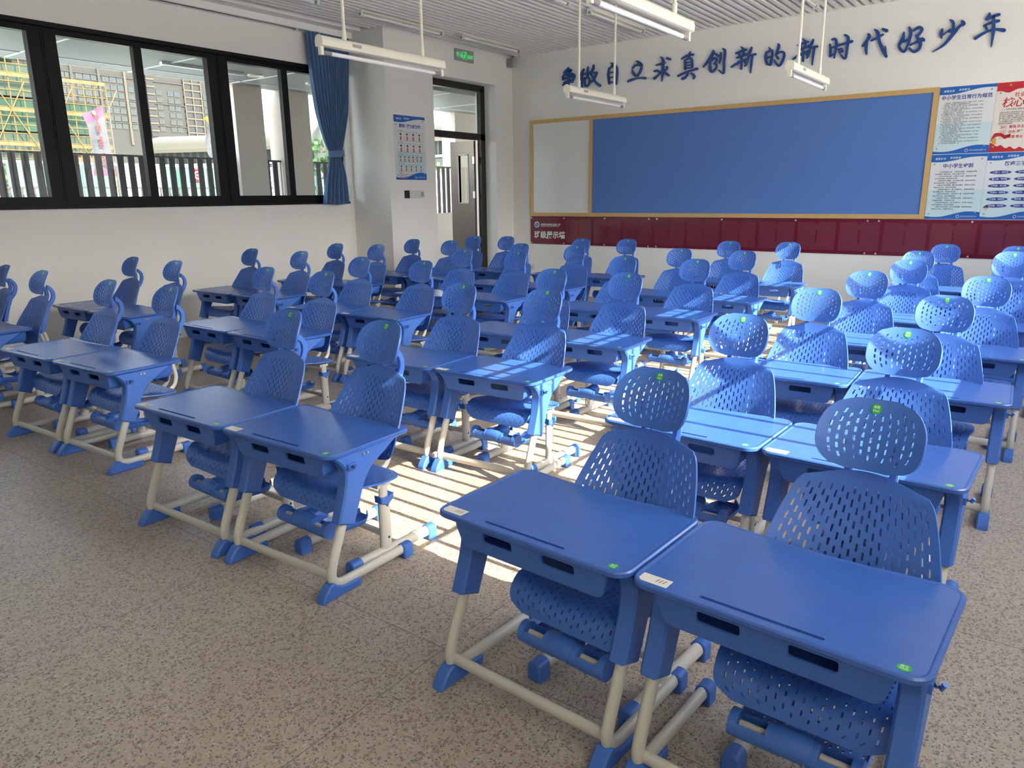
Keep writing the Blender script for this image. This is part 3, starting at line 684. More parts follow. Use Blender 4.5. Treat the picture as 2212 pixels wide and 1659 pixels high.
# ------------------------------------------------------------------ lamps
def pendant(x, y, L, label, n):
    t = thing('pendant_lamp', label, 'lamp', (x, y, 2.46), group='hanging tube lamps')
    prof = [(-.032, -.012), (-.034, .018), (-.026, .040), (-.012, .050), (.012, .050), (.026, .040), (.034, .018), (.032, -.012), (.018, -.016), (-.018, -.016)]
    mb = MB(); mb.prism(prof, lambda a, b, d: (a, d, b - .02), -L/2, L/2, .004); obj('housing', mb, 'lamp', t)
    mb = MB(); mb.tube([(0, -L/2 + .05, -.072), (0, L/2 - .05, -.072)], .0135, n=12); obj('tube', mb, 'tube', t)
    for s in (-1, 1):
        mb = MB(); mb.box(-.014, .014, s*(L/2 - .015) - .012, s*(L/2 - .015) + .012, -.088, -.034); mb.tube([(0, s*(L/2-.095), -.072), (0, s*(L/2-.03), -.072)], .0145, mi=1); obj('socket', mb, ['lamp', 'lampgrey'], t)
        mb = MB(); yy = s * (L/2 - .22); mb.tube([(0, yy, .03), (0, yy, 1.09)], .011); mb.tube([(0, yy, .02), (0, yy, .09)], .016); obj('rod', mb, 'lamp', t)
    mb = MB(); mb.box(.0335, .0350, -L/2 + .26, -L/2 + .34, -.012, .008); obj('rating_plate', mb, 'grey', t, 0)
pendant(-4.035, 4.03, 1.20, 'cream hanging tube lamp in front of the curtain and the pillar', 0)
pendant(-3.985, 6.93, 1.15, 'cream hanging tube lamp below the first characters of the blue slogan', 0)
pendant(-2.00, 3.98, 1.20, 'large cream hanging tube lamp cut by the top edge of the photo', 0)
pendant(-1.93, 6.95, 1.10, 'cream hanging tube lamp below the middle characters of the slogan', 0)
def tubelamp(x, y0, y1, label):
    t = thing('ceiling_lamp', label, 'lamp', (x, (y0+y1)/2, 3.478), group='ceiling tube lamps'); L = y1 - y0
    mb = MB(); mb.prism([(-.034, -.022), (.034, -.022), (.028, 0), (-.028, 0)], lambda a, b, d: (a, d, b), -L/2, L/2, .003); obj('housing', mb, 'lamp', t)
    mb = MB(); mb.tube([(0, -L/2 + .04, -.045), (0, L/2 - .04, -.045)], .0135); obj('tube', mb, 'tube', t)
    for s in (-1, 1):
        mb = MB(); mb.box(-.030, .030, s*L/2 - .014, s*L/2 + .014, -.072, 0); mb.disc((0, -.045), .016, 12, lambda a, b: (a, s*L/2 - .0145, b), 1); obj('socket', mb, ['switch', 'lampgrey'], t)
tubelamp(-6.57, 6.20, 7.55, 'ceiling tube lamp beside the top of the pillar')
tubelamp(-6.50, 7.85, 9.10, 'ceiling tube lamp above the green exit sign')
tubelamp(-6.55, 4.30, 5.58, 'ceiling tube lamp above the hanging lamp near the curtain')
tubelamp(-4.56, 7.74, 9.04, 'ceiling tube lamp between the two left hanging rods before the back wall')
tubelamp(-4.55, 5.97, 7.27, 'ceiling tube lamp cut by the photo top left of the hanging rods')
tubelamp(-2.49, 7.74, 9.04, 'ceiling tube lamp cut by the photo top, above the tenth slogan character')

# ------------------------------------------------------------------ boards, slogan, posters
BACK = (R_(90), 0, 0); LEFT = (R_(90), 0, R_(90))
x0, x1, zb, zt, xd = -6.650, -1.276, 1.172, 2.560, -5.593
t = thing('display_board', 'wood-framed board on the back wall, white panel beside wide blue felt', 'notice board', (x0, BY, zb), BACK)
W, H = x1 - x0, zt - zb; xm = xd - x0; fw = .052
mb = MB()
mb.box(0, W, 0, fw, 0, .034); mb.box(0, W, H - fw, H, 0, .034); mb.box(0, fw, fw, H - fw, 0, .034); mb.box(W - fw, W, fw, H - fw, 0, .034); mb.box(xm - fw/2, xm + fw/2, fw, H - fw, 0, .034)
obj('board_frame', mb, 'wood', t, 0)
obj('whiteboard', MB().box(fw*.8, xm - fw*.4, fw*.8, H - fw*.8, 0, .018), 'wboard', t, 0)
obj('felt_panel', MB().box(xm + fw*.4, W - fw*.8, fw*.8, H - fw*.8, 0, .018), 'felt', t, 0)
def screw(parent, x, y, z=.014, r=.011, mt='bolt'):
    mb = MB(); mb.tube([(x, y, z - .012), (x, y, z)], r, n=12, up=(1, 0, 0)); obj('screw', mb, mt, parent)
# maroon display panel with clear pockets
px0, px1, pz0, pz1 = -6.655, 0.60, .755, 1.168; PW, PH = px1 - px0, pz1 - pz0
t = thing('pocket_board', 'glossy maroon display board with clear pockets below the blue felt board', 'display board', (px0, BY, pz0), BACK)
mb = MB(); mb.prism([(0, 0), (PW, 0), (PW, PH), (0, PH)], lambda a, b, d: (a, b, d), 0, .012, .002)
obj('backing', mb, 'maroon', t, 0)
x = .640; k = 0
while x + .455 < PW:
    mb = MB(); w = .448; h0, h1 = .038, .372
    ol = [(x, h0), (x + w, h0), (x + w, h1), (x + w*.56, h1)] + [(x + w/2 + .027*math.cos(R_(-a)), h1 + .027*math.sin(R_(-a))) for a in range(0, 181, 20)] + [(x + w*.44, h1), (x, h1)]
    slot = rrect(x + w/2 - .009, x + w/2 + .009, h0 + .085, h0 + .245, .0088, 4)
    mb.cap(ol, [slot], lambda a, b: (a, b, .017), False, 0); n = len(slot); mb.add([(a, b, .017) for a, b in slot] + [(a, b, .0125) for a, b in slot], [(i, (i+1) % n, n+(i+1) % n, n+i) for i in range(n)], 1)
    for a0, a1, b0, b1 in ((x - .006, x + .004, h0 - .006, h1), (x + w - .004, x + w + .006, h0 - .006, h1), (x, x + w, h0 - .006, h0 + .004)): mb.box(a0, a1, b0, b1, .012, .0185, 1)
    obj('pocket', mb, ['pocket', 'maroon'], t, 0); x += .482; k += 1
for sx_ in [.02, .61, 1.30, 2.00, 2.12, 3.04, 3.98, 4.80, 4.92, 5.85, 6.9]:
    screw(t, sx_, PH - .022); screw(t, sx_, .018)
mb = MB(); F1 = lambda a, b: (a, b, .0126); F2 = lambda a, b: (a, b, .0130); F3 = lambda a, b: (a, b, .0134)
mb.disc((.120, .290), .046, 32, F1, 0); mb.disc((.120, .290), .034, 28, F2, 1)
vs = curve_pts([(.108, .268), (.112, .290), (.104, .306), (.116, .318), (.132, .308), (.122, .292), (.134, .280), (.140, .262)], 4)
for (a, b), (c, d) in zip(vs, vs[1:]): mb.add([F3(a - .003, b), F3(a + .003, b), F3(c + .003, d), F3(c - .003, d)], [(0, 1, 2, 3)], 0)
mb.add([F1(.185, .262), F1(.520, .262), F1(.520, .266), F1(.185, .266)], [(0, 1, 2, 3)])
put_text(mb, '深圳市龙岗区五园小学', .185, .278, .037, F1, 0, shear=.3, bold=.015, spacing=.92)
put_text(mb, '班级展示墙', .072, .098, .112, F1, 0, bold=.028, spacing=1.0)
obj('panel_lettering', mb, ['white', 'pdblue'], t, 0)

SLOGAN = [
[[(-5.981,3.237,0.007),(-5.996,3.204,0.032),(-6.059,3.172,0.016)],[(-6.04,3.183,0.021),(-5.94,3.198,0.025),(-5.971,3.167,0.016)],[(-6.077,3.077,0.009),(-6.071,3.131,0.016),(-6.008,3.15,0.025),(-5.901,3.135,0.03),(-5.888,3.094,0.025),(-5.925,3.037,0.028)],[(-6.071,3.086,0.019),(-5.995,3.109,0.023),(-5.914,3.111,0.021)],[(-6.077,3.001,0.012),(-6.033,3.047,0.023),(-5.919,3.057,0.023)],[(-5.983,3.193,0.023),(-5.98,3.062,0.03),(-5.988,3.008,0.021),(-6.045,3.018,0.019)]],
[[(-5.729,3.187,0.016),(-5.753,3.15,0.027),(-5.802,3.105,0.014)],[(-5.759,3.141,0.025),(-5.764,3.042,0.027),(-5.756,2.947,0.014)],[(-5.662,3.21,0.016),(-5.667,3.152,0.027),(-5.672,3.073,0.025)],[(-5.734,3.119,0.011),(-5.661,3.131,0.023),(-5.601,3.14,0.016)],[(-5.715,3.068,0.02),(-5.701,2.967,0.023),(-5.646,2.977,0.02),(-5.642,3.061,0.018),(-5.715,3.068,0.018)],[(-5.572,3.225,0.016),(-5.577,3.182,0.029),(-5.618,3.108,0.018)],[(-5.6,3.125,0.016),(-5.516,3.122,0.02)],[(-5.522,3.127,0.02),(-5.563,3.043,0.025),(-5.634,2.991,0.016)],[(-5.6,3.096,0.018),(-5.538,3.002,0.025),(-5.465,2.946,0.032)]],
[[(-5.306,3.221,0.009),(-5.27,3.208,0.024),(-5.299,3.173,0.015)],[(-5.327,3.156,0.02),(-5.337,3.071,0.027),(-5.317,2.962,0.029)],[(-5.333,3.152,0.016),(-5.27,3.175,0.02),(-5.217,3.164,0.029),(-5.203,3.067,0.024),(-5.211,2.943,0.016)],[(-5.32,3.098,0.013),(-5.221,3.103,0.015)],[(-5.319,3.035,0.013),(-5.22,3.04,0.016)],[(-5.317,2.972,0.016),(-5.218,2.973,0.016)]],
[[(-4.918,3.209,0.006),(-4.889,3.192,0.026),(-4.849,3.164,0.026)],[(-4.971,3.116,0.011),(-4.927,3.154,0.022),(-4.838,3.149,0.026),(-4.848,3.127,0.015)],[(-4.97,3.102,0.009),(-4.958,3.062,0.028),(-4.923,3.021,0.026)],[(-4.837,3.116,0.022),(-4.857,3.062,0.022),(-4.894,3.019,0.024)],[(-5.034,2.96,0.022),(-4.989,2.975,0.026),(-4.888,2.99,0.017),(-4.776,2.979,0.028)]],
[[(-4.629,3.123,0.011),(-4.554,3.134,0.021),(-4.501,3.142,0.017)],[(-4.558,3.216,0.013),(-4.529,3.177,0.023),(-4.529,3.048,0.028),(-4.534,2.919,0.009)],[(-4.648,3.051,0.017),(-4.605,3.056,0.021),(-4.582,3.035,0.017)],[(-4.644,2.962,0.028),(-4.613,2.982,0.017),(-4.55,3.036,0.011)],[(-4.467,3.088,0.021),(-4.471,3.061,0.019),(-4.518,3.033,0.015)],[(-4.518,3.047,0.013),(-4.474,3.006,0.026),(-4.436,2.979,0.021)],[(-4.472,3.193,0.025),(-4.429,3.175,0.023)]],
[[(-4.152,3.239,0.008),(-4.165,3.201,0.023),(-4.178,3.157,0.019)],[(-4.271,3.163,0.013),(-4.201,3.191,0.021),(-4.109,3.199,0.019)],[(-4.224,3.144,0.015),(-4.213,3.035,0.023)],[(-4.219,3.144,0.015),(-4.137,3.153,0.023),(-4.117,3.052,0.023)],[(-4.212,3.111,0.012),(-4.135,3.112,0.012)],[(-4.21,3.08,0.013),(-4.133,3.076,0.012)],[(-4.209,3.043,0.013),(-4.127,3.044,0.015)],[(-4.308,2.962,0.019),(-4.232,2.987,0.021),(-4.15,3.006,0.019),(-4.049,3.023,0.027)],[(-4.17,2.981,0.017),(-4.208,2.935,0.025),(-4.249,2.92,0.027)],[(-4.128,2.977,0.019),(-4.086,2.941,0.027),(-4.094,2.91,0.021)]],
[[(-3.848,3.221,0.008),(-3.846,3.191,0.028),(-3.901,3.109,0.027),(-3.971,3.036,0.01)],[(-3.836,3.189,0.012),(-3.785,3.149,0.022),(-3.765,3.129,0.01)],[(-3.875,3.097,0.014),(-3.823,3.127,0.018),(-3.797,3.097,0.02),(-3.829,3.057,0.014)],[(-3.881,3.106,0.016),(-3.88,3.009,0.027),(-3.848,2.966,0.023),(-3.796,3.009,0.02),(-3.799,3.054,0.014)],[(-3.748,3.18,0.014),(-3.749,3.119,0.02),(-3.76,3.059,0.014)],[(-3.727,3.225,0.01),(-3.696,3.191,0.024),(-3.698,3.069,0.024),(-3.699,2.938,0.02),(-3.765,2.98,0.01)]],
[[(-3.493,3.22,0.008),(-3.463,3.186,0.024)],[(-3.555,3.149,0.014),(-3.49,3.168,0.02),(-3.425,3.178,0.018)],[(-3.508,3.153,0.012),(-3.515,3.119,0.014)],[(-3.452,3.164,0.012),(-3.468,3.123,0.014)],[(-3.542,3.096,0.014),(-3.467,3.114,0.022),(-3.403,3.132,0.018)],[(-3.602,2.998,0.018),(-3.528,3.034,0.022),(-3.409,3.073,0.016)],[(-3.481,3.107,0.018),(-3.476,2.96,0.018)],[(-3.511,3.058,0.012),(-3.536,3.018,0.014)],[(-3.454,3.061,0.014),(-3.413,3.005,0.018)],[(-3.361,3.196,0.016),(-3.377,3.155,0.026),(-3.411,3.108,0.016)],[(-3.386,3.156,0.016),(-3.406,3.039,0.018),(-3.431,2.99,0.01)],[(-3.383,3.105,0.018),(-3.305,3.113,0.02)],[(-3.345,3.1,0.02),(-3.353,3.007,0.02),(-3.357,2.905,0.008)]],
[[(-3.15,3.171,0.01),(-3.135,3.144,0.019),(-3.173,3.115,0.016)],[(-3.178,3.124,0.016),(-3.182,3.057,0.023),(-3.158,2.979,0.018)],[(-3.173,3.115,0.014),(-3.12,3.134,0.019),(-3.105,3.108,0.017),(-3.118,2.983,0.025),(-3.145,2.981,0.01)],[(-3.164,3.055,0.012),(-3.12,3.067,0.014)],[(-3.04,3.196,0.015),(-3.034,3.166,0.027),(-3.062,3.069,0.017)],[(-3.062,3.078,0.014),(-3.011,3.105,0.017),(-2.965,3.084,0.023),(-2.973,3.01,0.023),(-3.017,2.951,0.021),(-3.076,3.021,0.014)],[(-3.048,3.059,0.017),(-3.032,3.033,0.023)]],
[[(-2.76,3.22,0.008),(-2.732,3.188,0.023)],[(-2.814,3.153,0.013),(-2.756,3.171,0.019),(-2.697,3.18,0.017)],[(-2.772,3.156,0.011),(-2.778,3.124,0.013)],[(-2.721,3.167,0.011),(-2.735,3.128,0.013)],[(-2.802,3.102,0.013),(-2.734,3.119,0.021),(-2.676,3.137,0.017)],[(-2.855,3.009,0.017),(-2.788,3.043,0.021),(-2.68,3.081,0.015)],[(-2.747,3.113,0.017),(-2.739,2.972,0.017)],[(-2.773,3.066,0.011),(-2.795,3.028,0.013)],[(-2.722,3.069,0.013),(-2.683,3.016,0.017)],[(-2.639,3.197,0.015),(-2.653,3.159,0.024),(-2.683,3.113,0.015)],[(-2.661,3.16,0.015),(-2.677,3.048,0.017),(-2.699,3.001,0.01)],[(-2.657,3.11,0.017),(-2.587,3.118,0.019)],[(-2.623,3.107,0.019),(-2.628,3.018,0.019),(-2.63,2.92,0.008)]],
[[(-2.438,3.169,0.011),(-2.398,3.172,0.02),(-2.38,3.114,0.022),(-2.391,2.972,0.013)],[(-2.45,3.123,0.013),(-2.44,3.057,0.021),(-2.438,2.993,0.021)],[(-2.447,3.082,0.011),(-2.398,3.093,0.013)],[(-2.439,2.997,0.015),(-2.399,3.013,0.013)],[(-2.366,3.097,0.017),(-2.319,3.107,0.018),(-2.212,3.126,0.024)],[(-2.299,3.204,0.015),(-2.26,3.171,0.024),(-2.259,3.076,0.022),(-2.272,2.951,0.017),(-2.339,3.022,0.007)],[(-2.354,3.056,0.015),(-2.322,3.06,0.02),(-2.308,3.034,0.018),(-2.344,3.03,0.015)]],
[[(-2.05,3.182,0.017),(-2.038,3.148,0.028),(-2.099,3.062,0.015)],[(-2.057,3.113,0.02),(-2.059,3.039,0.024),(-2.048,2.972,0.013)],[(-2.015,3.108,0.015),(-1.962,3.13,0.019),(-1.896,3.158,0.015)],[(-1.989,3.221,0.011),(-1.953,3.184,0.028),(-1.931,3.098,0.024),(-1.884,3.0,0.028),(-1.84,2.925,0.022)],[(-1.84,2.925,0.013),(-1.86,3.034,0.005)],[(-1.906,3.215,0.019),(-1.863,3.191,0.028)]],
[[(-1.689,3.155,0.013),(-1.695,3.088,0.03),(-1.723,3.018,0.021),(-1.672,2.957,0.021),(-1.642,3.009,0.017),(-1.621,3.133,0.027),(-1.641,3.199,0.015)],[(-1.714,3.054,0.017),(-1.666,3.066,0.017),(-1.616,3.087,0.013)],[(-1.597,3.157,0.015),(-1.548,3.187,0.021),(-1.514,3.156,0.023),(-1.556,3.098,0.023)],[(-1.565,3.108,0.019),(-1.518,3.03,0.027),(-1.524,2.968,0.025),(-1.574,2.946,0.021),(-1.618,2.988,0.015)],[(-1.616,3.015,0.015),(-1.566,3.036,0.019),(-1.508,3.065,0.025),(-1.485,3.049,0.025)]],
[[(-1.259,3.22,0.012),(-1.227,3.189,0.022),(-1.226,3.11,0.018),(-1.267,3.107,0.01)],[(-1.321,3.14,0.014),(-1.329,3.097,0.027),(-1.319,3.051,0.012)],[(-1.321,3.069,0.01),(-1.283,3.1,0.008),(-1.245,3.13,0.008)],[(-1.145,3.191,0.024),(-1.125,3.163,0.022),(-1.164,3.146,0.022),(-1.207,3.09,0.029),(-1.286,2.985,0.021),(-1.389,2.921,0.004)]],
[[(-0.907,3.24,0.008),(-0.914,3.207,0.028),(-0.935,3.18,0.016)],[(-0.926,3.179,0.018),(-0.874,3.202,0.02),(-0.821,3.212,0.022)],[(-0.943,3.122,0.018),(-0.883,3.144,0.02),(-0.817,3.152,0.022)],[(-0.931,3.124,0.014),(-0.915,3.088,0.02)],[(-1.009,3.009,0.024),(-0.927,3.055,0.02),(-0.85,3.076,0.018),(-0.758,3.055,0.028)],[(-0.866,3.201,0.016),(-0.854,3.072,0.026),(-0.853,2.909,0.006)]]]
NTH = ['first', 'second', 'third', 'fourth', 'fifth', 'sixth', 'seventh', 'eighth', 'ninth', 'tenth', 'eleventh', 'twelfth', 'thirteenth', 'fourteenth', 'last']
for k, strokes in enumerate(SLOGAN):
    pts = [p for s_ in strokes for p in s_]; cx = sum(p[0] for p in pts)/len(pts); cz = sum(p[1] for p in pts)/len(pts)
    mb = MB()
    for si, s_ in enumerate(strokes):
        q = curve_pts(s_, 6) if len(s_) > 2 else curve_pts([s_[0], tuple((a+b)/2 for a, b in zip(*s_)), s_[1]], 4)
        L, Rr = [], []
        for i, (x, z, w) in enumerate(q):
            w *= 1.22
            d = Vector(q[min(i+1, len(q)-1)][:2]) - Vector(q[max(i-1, 0)][:2])
            if d.length < 1e-6: d = Vector((1, 0))
            d.normalize(); n = Vector((-d.y, d.x)) * (w/2); L.append((x + n.x, z + n.y)); Rr.append((x - n.x, z - n.y))
        def fan(c, w, d, s0):
            return [(c[0] + w/2*(math.cos(a)*d.x - math.sin(a)*d.y), c[1] + w/2*(math.cos(a)*d.y + math.sin(a)*d.x)) for a in (R_(s0*v) for v in (60, 30, 0, -30, -60))]
        d1 = (Vector(q[-1][:2]) - Vector(q[-3][:2])).normalized(); d0 = (Vector(q[0][:2]) - Vector(q[2][:2])).normalized()
        poly = L + fan(q[-1], q[-1][2], d1, 1) + Rr[::-1] + fan(q[0], q[0][2], d0, 1)
        n = len(poly); zf = .030 + .0006 * (si % 4); P = [(a - cx, b - cz) for a, b in poly]
        N = len(L); vs = [(a - cx, b - cz, zf) for a, b in L] + [(a - cx, b - cz, zf) for a, b in Rr]
        mb.add(vs, [(i, N+i, N+i+1, i+1) for i in range(N-1)])
        e1 = fan(q[-1], q[-1][2], d1, 1); mb.add([(a - cx, b - cz, zf) for a, b in [L[-1]] + e1 + [Rr[-1]]], [tuple(range(7))])
        e0 = fan(q[0], q[0][2], d0, 1); mb.add([(a - cx, b - cz, zf) for a, b in [Rr[0]] + e0 + [L[0]]], [tuple(range(7))])
        mb.add([(a, b, zf) for a, b in P] + [(a, b, .006) for a, b in P], [(i, (i+1) % n, n+(i+1) % n, n+i) for i in range(n)])
    o = obj('slogan_character', mb, 'slogan', None, 0); o.location = (cx, BY, cz); o.rotation_euler = BACK
    tag(o, f'{NTH[k]} blue brush character of the slogan high on the back wall', 'wall lettering', 'blue slogan characters')

def wave_header(mb, w, h, mi, mi2, top=True):
    F = lambda a, b: (a, b, .0064); n = 24
    if top: f = lambda t: h - (.105 - .060*t + .016*math.sin(2*math.pi*t)) * .72 * (w/.52)
    else: f = lambda t: (.030 + .045*t - .018*math.sin(2*math.pi*t)) * (w/.52)
    for i in range(n):
        a, b = i/n, (i+1)/n
        q = [F(a*w, h), F(b*w, h), F(b*w, f(b)), F(a*w, f(a))] if top else [F(a*w, 0), F(b*w, 0), F(b*w, f(b)), F(a*w, f(a))]
        mb.add(q if not top else list(reversed(q)), [(0, 1, 2, 3)], mi)
        g = .006; s = -1 if top else 1; G = lambda x, y: (x, y, .0062)
        q = [G(a*w, f(a)), G(b*w, f(b)), G(b*w, f(b) + s*g), G(a*w, f(a) + s*g)]; mb.add(q, [(0, 1, 2, 3)], mi2)
def poster_base(name, label, loc, rot, w, h, mats):
    o = None; mb = MB(); mb.box(0, w, 0, h, 0, .006, 0); return mb
T1 = lambda a, b: (a, b, .0068); T2 = lambda a, b: (a, b, .0072)
def finish(name, label, mb, mats, loc, rot, w, h, group='wall posters'):
    o = obj(name, mb, mats, None, 0); o.location = loc; o.rotation_euler = rot; tag(o, label, 'poster', group)
    for sx_, sy_ in ((.035, h - .10*h/.68), (w - .045, h - .055), (.035, .055), (w - .045, .075)): screw(o, sx_, sy_, .012, .009, 'grey')
    return o
def gradient_panel(mb, w, h, mi):   # printed pale cyan lower half
    mb.add([(0, 0, .0061), (w, 0, .0061), (w, h*.45, .0061), (0, h*.45, .0061)], [(0, 1, 2, 3)], mi)
def school_marks(mb, w, h):
    put_text(mb, '尊重生命', .035, h - .052, .024, T1, 2, shear=.25, bold=.01, spacing=1.15); put_text(mb, '享受教育', .175, h - .046, .024, T1, 2, shear=.25, bold=.01, spacing=1.15)
    mb.disc((w - .205, .030), .016, 20, T1, 2); mb.disc((w - .205, .030), .011, 16, T2, 3)
    put_text(mb, '深圳市龙岗区五园小学', w - .182, .024, .016, T1, 2, shear=.25, spacing=.95)
RULES = ['1.热爱祖国，升国旗奏国歌时自觉肃立。尊敬父母师长，见面行礼，主动问好。', '2.按时到校，不迟到，不早退，不旷课，有病有事要请假，上课专心听讲。', '3.爱惜名誉，不参与赌博，不看不健康的书刊，不听不健康的歌曲。', '4.穿戴整洁朴素大方，不烫发不染发，坐立行走姿势端正，言行文明。', '5.诚实守信，言行一致，答应他人的事要做到，借他人东西要及时归还。', '6.节约粮食水电，不挑食不浪费，爱护公物，不在课桌椅和墙上刻画。', '7.坚持锻炼身体，认真做广播操和眼保健操，积极参加文体活动和劳动。', '8.遵守交通法规，不乱穿马路，注意安全，防溺水防火防触电防中毒。', '9.讲究卫生，不吸烟不喝酒，不随地吐痰，不乱扔废弃物，主动捡拾。', '10.同学之间互相尊重团结互助，理解宽容真诚相待，不以大欺小。', '11.孝敬父母关心长辈，主动承担力所能及的家务劳动，外出要打招呼。', '12.独立按时完成作业，不抄袭，考试不作弊，遵守课堂和考场纪律。', '13.爱护花草树木和有益动物，保护环境，爱护名胜古迹和公共设施。']
PX, PZ = -1.272, 1.866
# upper left: daily conduct rules
w, h = .522, .688; mb = poster_base('', '', None, None, w, h, None)
gradient_panel(mb, w, h, 4); wave_header(mb, w, h, 1, 5); wave_header(mb, w, h, 1, 5, False); school_marks(mb, w, h)
put_text(mb, '中小学生日常行为规范', w/2 - .005, h - .128, .047, T1, 3, align='CENTER', bold=.025)
yy = h - .170
for i, r in enumerate(RULES * 2):
    if yy < .105: break
    put_text(mb, '  ' + r[:30], .045, yy, .0128, T1, 6, res=1, bold=.01); yy -= .0165
    put_text(mb, r[30:] + r[2:16], .040, yy, .0128, T1, 6, res=1, bold=.01); yy -= .0165
finish('rules_poster', 'white poster of dense conduct rules with blue waves, right of the felt board', mb, ['pwhite', 'pblue', 'white', 'pdblue', 'pcyan', 'pcyan', 'ink'], (PX, BY, PZ), BACK, w, h)
# lower left: pupils' code
CODE = ['1.爱党爱国爱人民。了解党史国情，珍视国家荣誉，', '热爱祖国，热爱人民，热爱中国共产党。', '2.好学多问肯钻研。上课专心听讲，积极发表见解，', '乐于科学探索，养成阅读习惯。', '3.勤劳笃行乐奉献。自己事自己做，主动分担家务，', '参与劳动实践，热心志愿服务。', '4.明礼守法讲美德。遵守国法校纪，自觉礼让排队，', '保持公共卫生，爱护公共财物。', '5.孝亲尊师善待人。孝父母敬师长，爱集体助同学，', '虚心接受批评，学会合作共处。', '6.诚实守信有担当。保持言行一致，不说谎不作弊，', '借东西及时还，做到知错就改。', '7.自强自律健身心。坚持锻炼身体，乐观开朗向上，', '不吸烟不喝酒，文明绿色上网。', '8.珍爱生命保安全。红灯停绿灯行，防溺水不玩火，', '会自护懂求救，坚决远离毒品。', '9.勤俭节约护家园。不比吃喝穿戴，爱惜花草树木，', '节粮节水节电，低碳环保生活。']
h = .686; mb = poster_base('', '', None, None, w, h, None)
gradient_panel(mb, w, h, 4); wave_header(mb, w, h, 1, 5); wave_header(mb, w, h, 1, 5, False); school_marks(mb, w, h)
put_text(mb, '中小学生守则', w/2, h - .138, .048, T1, 3, align='CENTER', bold=.025)
mb.add([T1(.07, h - .160), T1(w - .07, h - .160), T1(w - .07, h - .158), T1(.07, h - .158)], [(0, 1, 2, 3)], 4)
for i, r in enumerate(CODE): put_text(mb, r, .085 if i % 2 == 0 else .052, h - .190 - .0232*i, .0165, T1, 6, res=1, bold=.012)
finish('pupil_code_poster', 'white poster of nine numbered pupil rules, below the dense conduct rules', mb, ['pwhite', 'pblue', 'white', 'pdblue', 'pcyan', 'pcyan', 'ink'], (PX, BY, PZ - .692), BACK, w, h)
# lower right: epidemic rhyme with blue lozenges
mb = poster_base('', '', None, None, w, h, None)
gradient_panel(mb, w, h, 4); wave_header(mb, w, h, 1, 5); wave_header(mb, w, h, 1, 5, False); school_marks(mb, w, h)
put_text(mb, '防疫三字经', w/2 + .02, h - .130, .048, T1, 3, align='CENTER', bold=.025)
RH = [('入校门，测体温', '进午检，要排队'), ('戴口罩，勤消毒', '健康手，常常洗'), ('打喷嚏，捂口鼻', '咳嗽时，要遮挡'), ('有餐饮，莫聚谈', '有异常，早报告'), ('多运动，强体质', '勤开窗，常通风'), ('病不瞒，早告知', '教知识，齐防疫')]
for i, pr in enumerate(RH):
    for j in (0, 1):
        cx, cy = .135 + .225*j, h - .200 - .069*i
        mb.add([T1(cx + .098*math.cos(a*math.pi/16), cy + .0185*math.sin(a*math.pi/16)) for a in range(32)], [tuple(range(32))], 3)
        put_text(mb, pr[j], cx, cy - .006, .0195, T2, 2, align='CENTER', res=1, bold=.01)
mb.add([T2(.045 + .030*math.cos(a*math.pi/12), .075 + .026*math.sin(a*math.pi/12)) for a in range(24)], [tuple(range(24))], 5); mb.disc((.047, .118), .022, 20, T2, 7); mb.add([(.047 + .026*math.cos(R_(a)), .122 + .020*math.sin(R_(a)), .0076) for a in range(0, 181, 20)], [tuple(range(10))], 6)
finish('hygiene_poster', 'white poster with rows of blue lozenges at the right edge, lower row', mb, ['pwhite', 'pblue', 'white', 'pdblue', 'pcyan', 'pcyan', 'ink', 'pskin'], (PX + .524, BY, PZ - .692), BACK, w, h)
# upper right: red and cream values poster
h = .688; mb = poster_base('', '', None, None, w, h, None); n = 30
F = lambda a, b: (a, b, .0064)
for i in range(n):
    a, b = i/n, (i+1)/n; ft = lambda t: h - .085 - .020*math.sin(7*t) + .055*t + .008*math.sin(23*t); fb_ = lambda t: .090 - .055*math.sin(math.pi*t) + .012*math.sin(40*t)
    mb.add([F(a*w, ft(a)), F(b*w, ft(b)), F(b*w, h), F(a*w, h)], [(0, 1, 2, 3)], 1); mb.add([F(a*w, 0), F(b*w, 0), F(b*w, fb_(b)), F(a*w, fb_(a))], [(0, 1, 2, 3)], 1)
for a in range(5):      # gold star
    q = R_(90 + 72*a); c = (.115, h - .028); mb.add([T1(*c)] + [T1(c[0] + r*math.cos(q + d), c[1] + r*math.sin(q + d)) for r, d in ((.006, -.628), (.015, 0), (.006, .628))], [(0, 1, 2, 3)], 3)
rb = curve_pts([(.005, .115, .03), (.030, .165, .045), (.085, .175, .030), (.130, .150, .040), (.175, .172, .02)], 6)
for (a, b, c), (d, e, f) in zip(rb, rb[1:]): mb.add([T1(a, b - c/2), T1(d, e - f/2), T1(d, e + f/2), T1(a, b + c/2)], [(0, 1, 2, 3)], 1)
mb.add([T2(.020, .080), T2(.062, .085), T2(.050, .112), T2(.056, .128), T2(.040, .150), T2(.024, .132), T2(.010, .128)], [tuple(range(7))], 3)
put_text(mb, '社会主义', .160, h - .142, .048, T1, 2, bold=.015); put_text(mb, '核心价值观', .060, h - .235, .100, T1, 1, bold=.016, shear=.15, spacing=.88)
put_text(mb, '—— 人民有信仰 国家有力量 民族有希望', .052, h - .272, .020, T1, 4, res=1, bold=.01)
